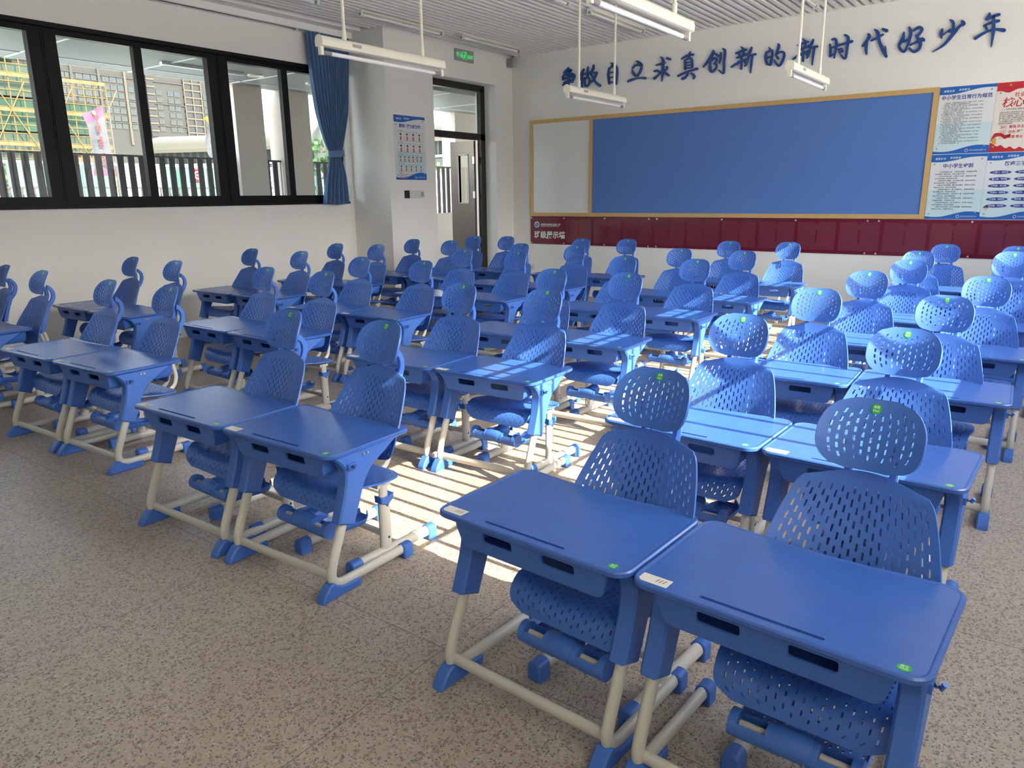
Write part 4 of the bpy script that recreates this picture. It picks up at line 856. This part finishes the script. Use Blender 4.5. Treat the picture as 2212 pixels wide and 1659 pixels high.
for i, r in enumerate(['社会主义核心价值观是当代中国精神的集中体现，凝结着', '全体人民共同的价值追求。要以培养担当民族复兴大任的', '时代新人为着眼点，强化教育引导实践养成制度保障，发', '挥社会主义核心价值观对国民教育精神文明创建的引领作', '用，把社会主义核心价值观融入社会发展各方面，转化为', '人们的情感认同和行为习惯。坚持全民行动干部带头从家', '庭做起从娃娃抓起。']): put_text(mb, r, .050, h - .300 - .0185*i, .0158, T1, 4, res=1, bold=.012)
for i, (k_, v_) in enumerate((('国家', '富强 民主 文明 和谐'), ('社会', '自由 平等 公正 法治'), ('公民', '爱国 敬业 诚信 友善'))):
    yy = .245 - .050*i; a, b = .075, .128
    for q in ((a, b, yy - .012, yy - .010), (a, b, yy + .020, yy + .022), (a, a + .002, yy - .012, yy + .022), (b - .002, b, yy - .012, yy + .022)): mb.add([T1(q[0], q[2]), T1(q[1], q[2]), T1(q[1], q[3]), T1(q[0], q[3])], [(0, 1, 2, 3)], 1)
    put_text(mb, k_, .080, yy - .004, .021, T1, 1, res=1, bold=.01); put_text(mb, v_, .150, yy - .006, .031, T1, 1, res=1, bold=.02)
finish('values_poster', 'red and cream poster with red brush heading at the top right edge', mb, ['pcream', 'pred', 'pred', 'pgold', 'ink'], (PX + .524, BY, PZ), BACK, w, h)
# eye exercise poster on the pillar
w, h = .572, .790; mb = poster_base('', '', None, None, w, h, None)
gradient_panel(mb, w, h, 4); wave_header(mb, w, h, 1, 5); wave_header(mb, w, h, 1, 5, False); school_marks(mb, w, h)
put_text(mb, '爱眼体操分解动作', w/2, h - .145, .050, T1, 3, align='CENTER', bold=.025)
mb.add([T1(.06, h - .165), T1(w - .06, h - .165), T1(w - .06, h - .163), T1(.06, h - .163)], [(0, 1, 2, 3)], 4)
yy = h - .185
for cnt, hh in ((4, .112), (4, .112), (6, .088), (5, .088)):
    put_text(mb, '第一节 放松运动', .060, yy - .006, .013, T1, 6, res=1)
    yy -= .014; x0_, x1_ = .055, w - .055
    for q in [(x0_, x1_, yy - .002, yy), (x0_, x1_, yy - hh, yy - hh + .002)]: mb.add([T1(q[0], q[2]), T1(q[1], q[2]), T1(q[1], q[3]), T1(q[0], q[3])], [(0, 1, 2, 3)], 6)
    for i in range(cnt + 1):
        xx = x0_ + (x1_ - x0_ - .002)*i/cnt; mb.add([T1(xx, yy - hh), T1(xx + .002, yy - hh), T1(xx + .002, yy), T1(xx, yy)], [(0, 1, 2, 3)], 6)
        if i < cnt:
            cx = xx + (x1_ - x0_)/cnt/2; s = hh/.112; cy = yy - .005
            mb.disc((cx, cy - .034*s), .014*s, 14, T1, 7); mb.add([T2(cx + .017*s*math.cos(R_(a)), cy - .030*s + .019*s*math.sin(R_(a))) for a in range(-10, 191, 20)], [tuple(range(11))], 6)
            mb.add([T1(cx - .010*s, cy - .050*s), T1(cx - .014*s, cy - .098*s), T1(cx + .016*s, cy - .098*s), T1(cx + .010*s, cy - .050*s)], [(0, 1, 2, 3)], 8)
            for sg in (-1, 1): mb.add([T1(cx + sg*.010*s, cy - .052*s), T1(cx + sg*.024*s, cy - (.066 - .012*(i % 2))*s), T1(cx + sg*.022*s, cy - (.072 - .012*(i % 2))*s), T1(cx + sg*.008*s, cy - .060*s)], [(0, 1, 2, 3)], 7)
    yy -= hh + .016
for i, r in enumerate(['温馨提示：', '1.眼睛感到疲劳时，请停下来闭眼休息片刻。', '2.做操时双手要保持清洁，', '3.坐姿端正，动作轻柔准确，', '4.保持心情放松，呼吸自然。']): put_text(mb, r, .062, yy - .006 - .0165*i, .0135, T1, 8, res=1, bold=.01)
finish('eye_exercise_poster', 'eye exercise poster with rows of small red figures on the pillar', mb, ['pwhite', 'pblue', 'white', 'pdblue', 'pcyan', 'pcyan', 'ink', 'pskin', 'porange'], (LX, 7.046, 1.694), LEFT, w, h)
# switches
t = thing('switch_plate', 'row of one black and three white switch plates below the eye poster', 'switch', (LX, 7.184, 1.459), LEFT)
for i in range(4):
    mb = MB(); mb.prism(rrect(i*.096, i*.096 + .093, 0, .100, .006, 3), lambda a, b, d: (a, b, d), 0, .010, .003)
    if i in (1, 2):
        for k in range(10): a, b = R_(100 + 16*k), R_(100 + 16*(k+1)); c = (i*.096 + .055, .05); mb.add([(c[0] + r*math.cos(q), c[1] + r*math.sin(q), .0104) for r, q in ((.020, a), (.020, b), (.016, b), (.016, a))], [(0, 1, 2, 3)], 1)
    if i == 3: mb.add([(i*.096 + a, b, .0104) for a, b in ((.02, .02), (.073, .02), (.073, .08), (.02, .08))], [(0, 1, 2, 3)], 1)
    o = obj('plate', mb, ['black' if i == 0 else 'switch', 'grey'], t, 40)
    if i == 0: o['label'] = 'black plate'
# exit sign
t = thing('exit_sign', 'grey plate with glowing green exit lettering above the door', 'exit sign', (LX, 8.262, 3.272), LEFT)
mb = MB(); mb.prism(rrect(0, .395, 0, .150, .006, 3), lambda a, b, d: (a, b, d), 0, .028, .004); obj('sign_plate', mb, 'grey', t)
mb = MB(); G1 = lambda a, b: (a, b, .0285)
put_text(mb, '安全', .020, .052, .066, G1, bold=.02); put_text(mb, 'EXIT', .262, .048, .062, G1, bold=.03, spacing=.9)
for q in ((.150, .158, .022, .125), (.232, .240, .022, .125), (.150, .240, .117, .125)): mb.add([G1(q[0], q[2]), G1(q[1], q[2]), G1(q[1], q[3]), G1(q[0], q[3])], [(0, 1, 2, 3)])
mb.disc((.203, .098), .010, 14, G1)
def limb(a, b, w):
    d = Vector((b[0]-a[0], b[1]-a[1])).normalized(); n = Vector((-d.y, d.x))*w/2; mb.add([G1(a[0]+n.x, a[1]+n.y), G1(a[0]-n.x, a[1]-n.y), G1(b[0]-n.x, b[1]-n.y), G1(b[0]+n.x, b[1]+n.y)], [(0, 1, 2, 3)])
for a, b, w_ in (((.200, .088), (.190, .058), .018), ((.190, .060), (.208, .042), .010), ((.208, .042), (.204, .020), .009), ((.190, .060), (.178, .040), .010), ((.178, .040), (.160, .036), .009), ((.200, .085), (.222, .070), .008), ((.200, .085), (.176, .078), .008), ((.176, .078), (.170, .064), .007)): limb(a, b, w_)
obj('sign_lettering', mb, 'exitgreen', t, 0)
mb = MB(); mb.add([(.062, .035, .0292), (.100, .038, .0292), (.100, .100, .0292), (.060, .096, .0292)], [(0, 1, 2, 3)]); obj('paper_scrap', mb, 'paper', t, 0)
# corner bracket and wall socket
t = thing('corner_speaker', 'small grey bracketed box in the ceiling corner above the back wall', 'speaker', (LX + .07, BY - .10, 3.33))
mb = MB(); mb.prism(rrect(-.055, .055, -.06, .06, .012, 3), lambda a, b, d: (a, d, b + .05), -.05, .05, .006); obj('speaker_box', mb, 'grey', t)
mb = MB(); mb.tube([(-.02, .0, .10), (-.02, .05, .13)], .010); mb.box(-.035, .0, .05, .10, .09, .16); obj('bracket', mb, 'grey', t)
t = thing('wall_socket', 'white wall socket low on the back wall beside the corner', 'socket', (-6.675, BY, .345), BACK)
mb = MB(); mb.prism(rrect(0, .088, 0, .088, .006, 3), lambda a, b, d: (a, b, d), 0, .010, .003); obj('plate', mb, 'switch', t)
mb = MB()
for c in ((.030, .044), (.058, .044)): mb.box(c[0]-.003, c[0]+.003, c[1]-.010, c[1]+.010, .0095, .0103)
obj('pin_holes', mb, 'ink', t, 0)
# ------------------------------------------------------------------ corridor and the yard outside
struct('corridor_floor', MB().box(-9.86, -7.96, -4, 16, -.14, -.01), 'corrfloor', smooth=0)
mb = MB(); mb.box(-9.70, -7.90, -4, 16, 3.03, 3.30, 0); mb.box(-7.97, -7.26, 6.95, 16, 3.08, 3.30, 0)
for y in [-3.0 + 1.36*k for k in range(14)]: mb.box(-9.70, -7.93, y, y + .022, 3.022, 3.031, 1)
mb.box(-9.32, -9.30, -4, 16, 3.022, 3.031, 1)
struct('corridor_ceiling', mb, ['corrceil', 'white'], smooth=0)
struct('corridor_wall', MB().box(-7.91, -7.26, BY + .25, 16, 0, 3.1), 'wall', smooth=0)
struct('roof_parapet', MB().box(-9.75, -9.68, -4, 16, 3.03, 3.5), 'pier', smooth=0)
mb = MB(); mb.add([(-8.72 + .10*math.cos(a*math.pi/12), 6.33 + .10*math.sin(a*math.pi/12), z) for z in (3.012, 3.03) for a in range(24)], [tuple(range(24))] + [(a, (a+1) % 24, 24+(a+1) % 24, 24+a) for a in range(24)])
o = obj('corridor_downlight', mb, 'lamp', None, 30); tag(o, 'round downlight in the corridor ceiling outside the window', 'lamp')
for y in (7.15, 5.05):
    o = obj('corridor_tube_lamp', MB().box(-8.75, -8.69, y, y + 1.1, 3.0, 3.03), 'tube', None, 0); tag(o, 'slim tube lamp on the corridor ceiling ' + ('beyond the downlight' if y > 6 else 'before the downlight'), 'lamp', 'corridor tube lamps')
struct('parapet_wall', MB().box(-9.86, -9.64, -4, 16, 0, 1.175), 'tile', smooth=0)
piers = [(6.59, 6.82, 7.06), (7.38, 7.70, 7.90), (11.35, 12.3, 12.6), (-.6, 0, .1), (3.0, 3.2, 3.28)][:3]
for a, b, c in piers: struct('corridor_pier', MB().box(-9.96, -9.62, a, c, -.1, 3.06), 'pier', smooth=0)
t = thing('railing', 'dark steel bar railing along the outer edge of the corridor', 'railing', (-9.75, 5, 1.175))
mb = MB(); mb.box(-.03, .03, -7, 9, .835, .860); obj('top_rail', mb, 'rail', t, 0)
bar = None; y = -3.2; k = 0
while y < 7.5:
    if bar is None: bar = obj('bar', MB().box(-.006, .006, -.017, .017, 0, .84), 'rail', t, 0); b = bar
    else: b = bar.copy(); COL.objects.link(b); b.parent = t
    b.location = (0, y, 0)
    if k % 6 == 0: b.scale = (1.4, 2.4, 1)
    y += .137; k += 1
struct('yard_ground', MB().box(-420, 120, -200, 500, -.6, -.2), 'ground', smooth=0)
struct('sky_blocker', MB().box(26, 40, -40, 60, -.2, 6.0), 'pier', smooth=0)     # unseen mass added to keep low sky light off the left wall
# lower bar fence and hoarding beyond the corridor
t = thing('yard_fence', 'lower dark bar fence standing beyond the corridor railing', 'fence', (-12.6, 4.5, -.2))
mb = MB(); mb.box(-.02, .02, -6, 8, 1.86, 1.89); obj('top_rail', mb, 'rail', t, 0)
b0 = None; y = -1.6
while y < 3.2:
    if b0 is None: b0 = obj('bar', MB().box(-.012, .012, -.012, .012, 0, 1.87), 'rail', t, 0); b = b0
    else: b = b0.copy(); COL.objects.link(b); b.parent = t
    b.location = (0, y, 0); y += .165
t = thing('hoarding', 'pale green and white hoarding panels beyond the railing', 'hoarding', (-15.5, 8, -.2))
for i in range(14):
    obj('hoarding_panel', MB().box(-.03, .03, -3.2 + i*1.0, -2.27 + i*1.0, 0, 2.35), 'hoard' if i % 3 else 'white', t, 0)
mb = MB(); mb.box(-.045, .045, -3.2, 10.8, 2.35, 2.40); obj('coping', mb, 'white', t, 0)
t = thing('round_sign', 'small dark red sign with a white round mark on the hoarding', 'sign', (-15.44, 9.35, 1.86), LEFT)
mb = MB(); mb.box(0, .26, 0, .26, 0, .02); obj('sign_plate', mb, 'maroon', t, 0)
mb = MB(); mb.disc((.13, .13), .085, 24, lambda a, b: (a, b, .021)); mb.disc((.13, .13), .06, 24, lambda a, b: (a, b, .022), 1); mb.add([(.085, .12, .023), (.175, .12, .023), (.175, .14, .023), (.085, .14, .023)], [(0, 1, 2, 3)]); obj('sign_mark', mb, ['white', 'maroon'], t, 0)
# feather banners, seen from behind so that their writing is reversed
def banner(label, loc, pts, text, mats, z0=-.2):
    t = thing('banner', label, 'banner', loc, group='feather banners')
    L = curve_pts(pts[0], 6); Rr = curve_pts(pts[1], 6); n = len(L); nu = 6; mb = MB(); vs = []; fs = []; mi = []
    for i in range(n):
        for k in range(nu + 1):
            u = k/nu; vs.append((.03*math.sin(5*u + i*.25), L[i][0] + (Rr[i][0] - L[i][0])*u, L[i][1] + (Rr[i][1] - L[i][1])*u))
    mb.add(vs, [])
    for i in range(n - 1):
        for k in range(nu):
            mb.f.append((i*(nu+1)+k, i*(nu+1)+k+1, (i+1)*(nu+1)+k+1, (i+1)*(nu+1)+k)); mb.mi.append(0 if (i < n*.17 or i > n*.82) else 1)
    fl = obj('flag', mb, mats[:2], t, 60)
    mb = MB()
    nt = len(text)
    for i, chn in enumerate(text):
        f = .20 + .70*i/nt; k = min(n-1, int(f*n)); c = ((L[k][0] + Rr[k][0])/2 + .01, (L[k][1] + Rr[k][1])/2); w = abs(Rr[k][0] - L[k][0])*.24
        put_text(mb, chn, 0, 0, w, lambda a, b: (.045, c[0] - (a - w/2), c[1] + b - w/2), bold=.03)
    if len(mats) > 3:
        k = int(n*.08); c = ((L[k][0] + Rr[k][0])/2, (L[k][1] + Rr[k][1])/2); mb.add([(.046, c[0] + .035*math.cos(a*math.pi/12), c[1] - .02 + .035*math.sin(a*math.pi/12)) for a in range(4, 22)], [tuple(range(18))], 1)
    obj('flag_lettering', mb, mats[2:], fl, 0)
    mb = MB(); mb.tube([(0, pts[1][-1][0] + .02, z0 - loc[2]), (0, pts[1][-1][0] + .02, pts[1][0][1] + .02)], .012, n=8); obj('pole', mb, 'rail', t)
banner('pink and grey feather banner with reversed red writing outside the window', (-14, 6.75, 1.2), ([(-.20, 1.73), (-.13, 1.45), (-.11, 1.1), (-.13, .7)], [(.18, 1.90), (.18, 1.6), (.20, 1.2), (.26, .7)]), '伟大的中国共产党万岁', ['bannerpink', 'bannergrey', 'bannerred', 'pgold'])
banner('yellow and white feather banner beside the dark window post', (-14, 8.95, 1.2), ([(-.10, 1.83), (.0, 1.7), (-.09, 1.45), (-.05, 1.15), (.10, 1.0)], [(.14, 1.95), (.16, 1.75), (.17, 1.5), (.19, 1.2), (.19, 1.0)]), '不忘初心', ['banneryel', 'bannergrey', 'bannerred'])
banner('pale blue feather banner half hidden behind the curtain', (-12, 10.05, 1.2), ([(.02, 1.72), (-.19, 1.45), (-.16, 1.1), (-.1, .8)], [(.06, 1.75), (.10, 1.5), (.14, 1.1), (.16, .8)]), '牢记', ['bannergrey', 'walkgreen', 'bannerred'])
# broad-leaved shrub behind the railing
t = thing('broadleaf_shrub', 'broad-leaved green shrub behind the railing beside the curtain', 'shrub', (-11.6, 9.75, -.2))
mb = MB(); lf = MB(); rnd = random.Random(3)
for i in range(16):
    a = rnd.uniform(0, 6.28); r = rnd.uniform(.05, .40); z = rnd.uniform(1.5, 2.85); tip = (r*math.cos(a), r*math.sin(a)*.75, z)
    mb.tube(curve_pts([(0, 0, 0), (tip[0]*.3, tip[1]*.3, z*.6), tip], 3), .008, n=6)
    for j in range(4):
        c = Vector(tip) + Vector((rnd.uniform(-.08, .08), rnd.uniform(-.10, .10), rnd.uniform(-.1, .1))); s = rnd.uniform(.05, .085); q = Matrix.Rotation(rnd.uniform(0, 6.28), 3, 'Z') @ Matrix.Rotation(rnd.uniform(.3, 1.5), 3, 'Y')
        lf.add([c + q @ Vector((s*math.cos(b*math.pi/5), s*.8*math.sin(b*math.pi/5), .012*math.cos(b*math.pi/2.5))) for b in range(10)], [tuple(range(10))])
obj('stem', mb, 'leaf', t); obj('foliage', lf, 'leaf', t, 0)
t = thing('yard_bush', 'yellow-green bush seen past the open door above the railing', 'shrub', (-24.5, 27.2, -.2))
lf = MB()
for i in range(900):
    c = Vector((rnd.gauss(0, .55), rnd.gauss(0, .8), 1.9 + rnd.gauss(0, .6))); s = rnd.uniform(.06, .14); q = Matrix.Rotation(rnd.uniform(0, 6.28), 3, 'Z') @ Matrix.Rotation(rnd.uniform(0, 3), 3, 'Y')
    lf.add([c + q @ Vector(p) for p in ((-s, 0, 0), (0, -s*.5, 0), (s, 0, 0), (0, s*.5, 0))], [(0, 1, 2, 3)])
obj('foliage', lf, 'leafy', t, 0); obj('stem', MB().tube([(0, 0, 0), (0, 0, 1.8)], .06), 'leaf', t)
# half-built block wrapped in green net and bamboo-yellow scaffolding
SX = -45.0
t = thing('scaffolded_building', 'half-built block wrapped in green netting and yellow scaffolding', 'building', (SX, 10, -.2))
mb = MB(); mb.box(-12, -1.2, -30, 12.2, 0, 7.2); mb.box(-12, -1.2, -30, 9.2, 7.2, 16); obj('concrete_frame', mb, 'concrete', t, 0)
rnd = random.Random(11)
for i in range(5):
    for j in range(9):
        y0 = -14 + j*2.96; top = 7.4 if y0 > 9.0 else 16
        if (i+1)*1.75 > top: continue
        obj('safety_net', MB().box(-.62 - .02*j, -.60 - .02*j, y0, min(12.3, y0 + 2.94), i*1.75 + .1, i*1.75 + 1.70), rnd.choice(['netgreen', 'netpale', 'netpale']), t, 0)
for i in range(5):
    for j in range(3): obj('safety_net', MB().box(-.66, -.64, -14 + j*7.5, -14 + j*7.5 + 7.4, 8.9 + i*1.5, 8.9 + i*1.5 + 1.42), rnd.choice(['netgreen', 'netpale', 'concrete']), t, 0)
for k in range(14):
    y = 4.6 + k*.62; H = 8.0 if y > 9.4 else 11.3
    obj('upright_pole', MB().tube([(-.2, y, 0), (-.2, y, H)], .035, n=6), 'bamboo', t)
for k in range(26):
    z = .45 + k*.43; ye = 12.6 if z < 8.0 else 9.6
    obj('ledger_pole', MB().tube([(-.15, 2, z), (-.15, ye, z)], .026, n=6), 'bamboo', t)
for k in range(9):
    z = 1.1 + k*1.72; ye = 12.6 if z < 8.0 else 9.6
    mb = MB(); y = 2; c = 0
    while y < ye: mb.box(-.10, -.08, y, min(ye, y + .35), z, z + .18, c % 2); y += .35; c += 1
    obj('toe_board', mb, ['hazard', 'bamboo'], t, 0)
for k in range(4):
    y = 2 + k*2.4
    for s in (1, -1): obj('brace_pole', MB().tube([(-.05, y + (0 if s > 0 else 4.0), .5), (-.05, y + (4.0 if s > 0 else 0), 7.8)], .03, n=6), 'bamboo', t)
obj('orange_banner', MB().box(-.04, -.02, 9.4, 12.3, 3.55, 4.05), 'hazard', t, 0)
# residential tower far behind
TX = -330.0
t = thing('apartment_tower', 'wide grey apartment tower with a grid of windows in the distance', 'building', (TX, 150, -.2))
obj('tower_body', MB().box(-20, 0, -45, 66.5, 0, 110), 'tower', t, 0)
wn_ = None; bays = [(-3.5, 2), (8.5, 3), (20.5, 3), (29.0, 2), (42.0, 1.0), (46.5, 2), (54.2, 2), (60.8, 2)]
cnt = 0
for fl in range(8):
    z = 31.5 + fl*3.05
    for y, nb in [(-3.0, 2), (4.0, 3), (14.5, 3), (24.8, 2), (37.2, 1), (42.5, 2), (59.8, 2)]:
        for i in range(int(nb)):
            if cnt >= 98: break
            if wn_ is None:
                mb = MB(); mb.box(0, .25, 0, 2.6, 0, 1.9, 1); mb.box(.25, .35, 0, 2.6, -.15, 0, 0); mb.box(.25, .32, 1.25, 1.35, 0, 1.9, 0); wn_ = obj('window', mb, ['towerpale', 'towerglass'], t, 0); o = wn_
            else: o = wn_.copy(); COL.objects.link(o); o.parent = t
            o.location = (0, y + i*3.0, z); cnt += 1
mb = MB()
for fl in range(11):
    z = 29 + fl*3.05; mb.box(0, .5, 33.0, 36.0, z, z + 2.1, 1); mb.box(0, 1.0, 32.8, 36.4, z + 2.1, z + 2.9, 0)
obj('stair_column', mb, ['towerpale', 'towershade'], t, 0)
mb = MB()
for fl in range(11):
    z = 29 + fl*3.05
    mb.box(0, .8, 50.0, 58.8, z + 2.2, z + 2.9, 0)
    for i in range(2): mb.box(0, .3, 50.6 + i*4.2, 54.0 + i*4.2, z, z + 2.2, 1)
for y in (50.0, 54.1, 58.3): mb.box(0, .9, y, y + .5, 27, 66, 0)
obj('balcony_stack', mb, ['towerpale', 'towershade'], t, 0)
for y in (1.8, 12.5, 23.3): obj('pilaster', MB().box(0, .8, y, y + 1.0, 25, 110), 'towerpale' if y > 20 else 'concrete', t, 0)
for k in range(4): obj('string_course', MB().box(0, .6, -45, 50, 33.6 + 9.15*k, 33.9 + 9.15*k), 'concrete', t, 0)
# covered walkway with curved ribbed roof
pts = [(-45.0, 25.7), (-41.5, 27.1), (-38.1, 28.2), (-32, 29.5), (-26.5, 30.3), (-22, 30.7)]
t = thing('covered_walkway', 'long pale walkway with curved ribbed roof and window band', 'walkway', (-38, 28, -.2))
P = curve_pts([(a + 38, b - 28, 0) for a, b in pts], 8)
def sweep(name, prof, mt, smooth=30, every=1):
    mb = MB(); vs = []; n = len(prof)
    for i, p in enumerate(P):
        d = (Vector(P[min(i+1, len(P)-1)]) - Vector(P[max(i-1, 0)])).normalized(); nn = Vector((d.y, -d.x, 0))
        for a, z in prof: vs.append((p[0] + nn.x*a, p[1] + nn.y*a, z))
    mb.add(vs, [(i*n+k, i*n+k+1, (i+1)*n+k+1, (i+1)*n+k) for i in range(len(P)-1) for k in range(n-1)]); return obj(name, mb, mt, t, smooth)
sweep('roof', [(1.75, 4.35), (1.75, 4.55)] + [(1.7*math.cos(R_(a)), 4.6 + .80*math.sin(R_(a))) for a in range(0, 181, 15)], 'roofpale')
sweep('window_band', [(1.3, 3.55), (1.3, 4.5)], 'walkwin', 0); sweep('side_panel', [(1.4, 0), (1.4, 3.55), (1.3, 3.6)], 'walkgreen', 0); sweep('handrail', [(1.42, 3.60), (1.45, 3.72), (1.42, 3.72)], 'white', 0)
mu = None
for i in range(0, len(P), 1):
    d = (Vector(P[min(i+1, len(P)-1)]) - Vector(P[max(i-1, 0)])).normalized(); nn = Vector((d.y, -d.x, 0))
    if mu is None: mu = obj('mullion', MB().box(-.05, .05, -.05, .05, 3.6, 4.4), 'walkgreen', t, 0); o = mu
    else: o = mu.copy(); COL.objects.link(o); o.parent = t
    o.location = (P[i][0] + nn.x*1.34, P[i][1] + nn.y*1.34, 0)
bpy.data.objects.remove(_fo)
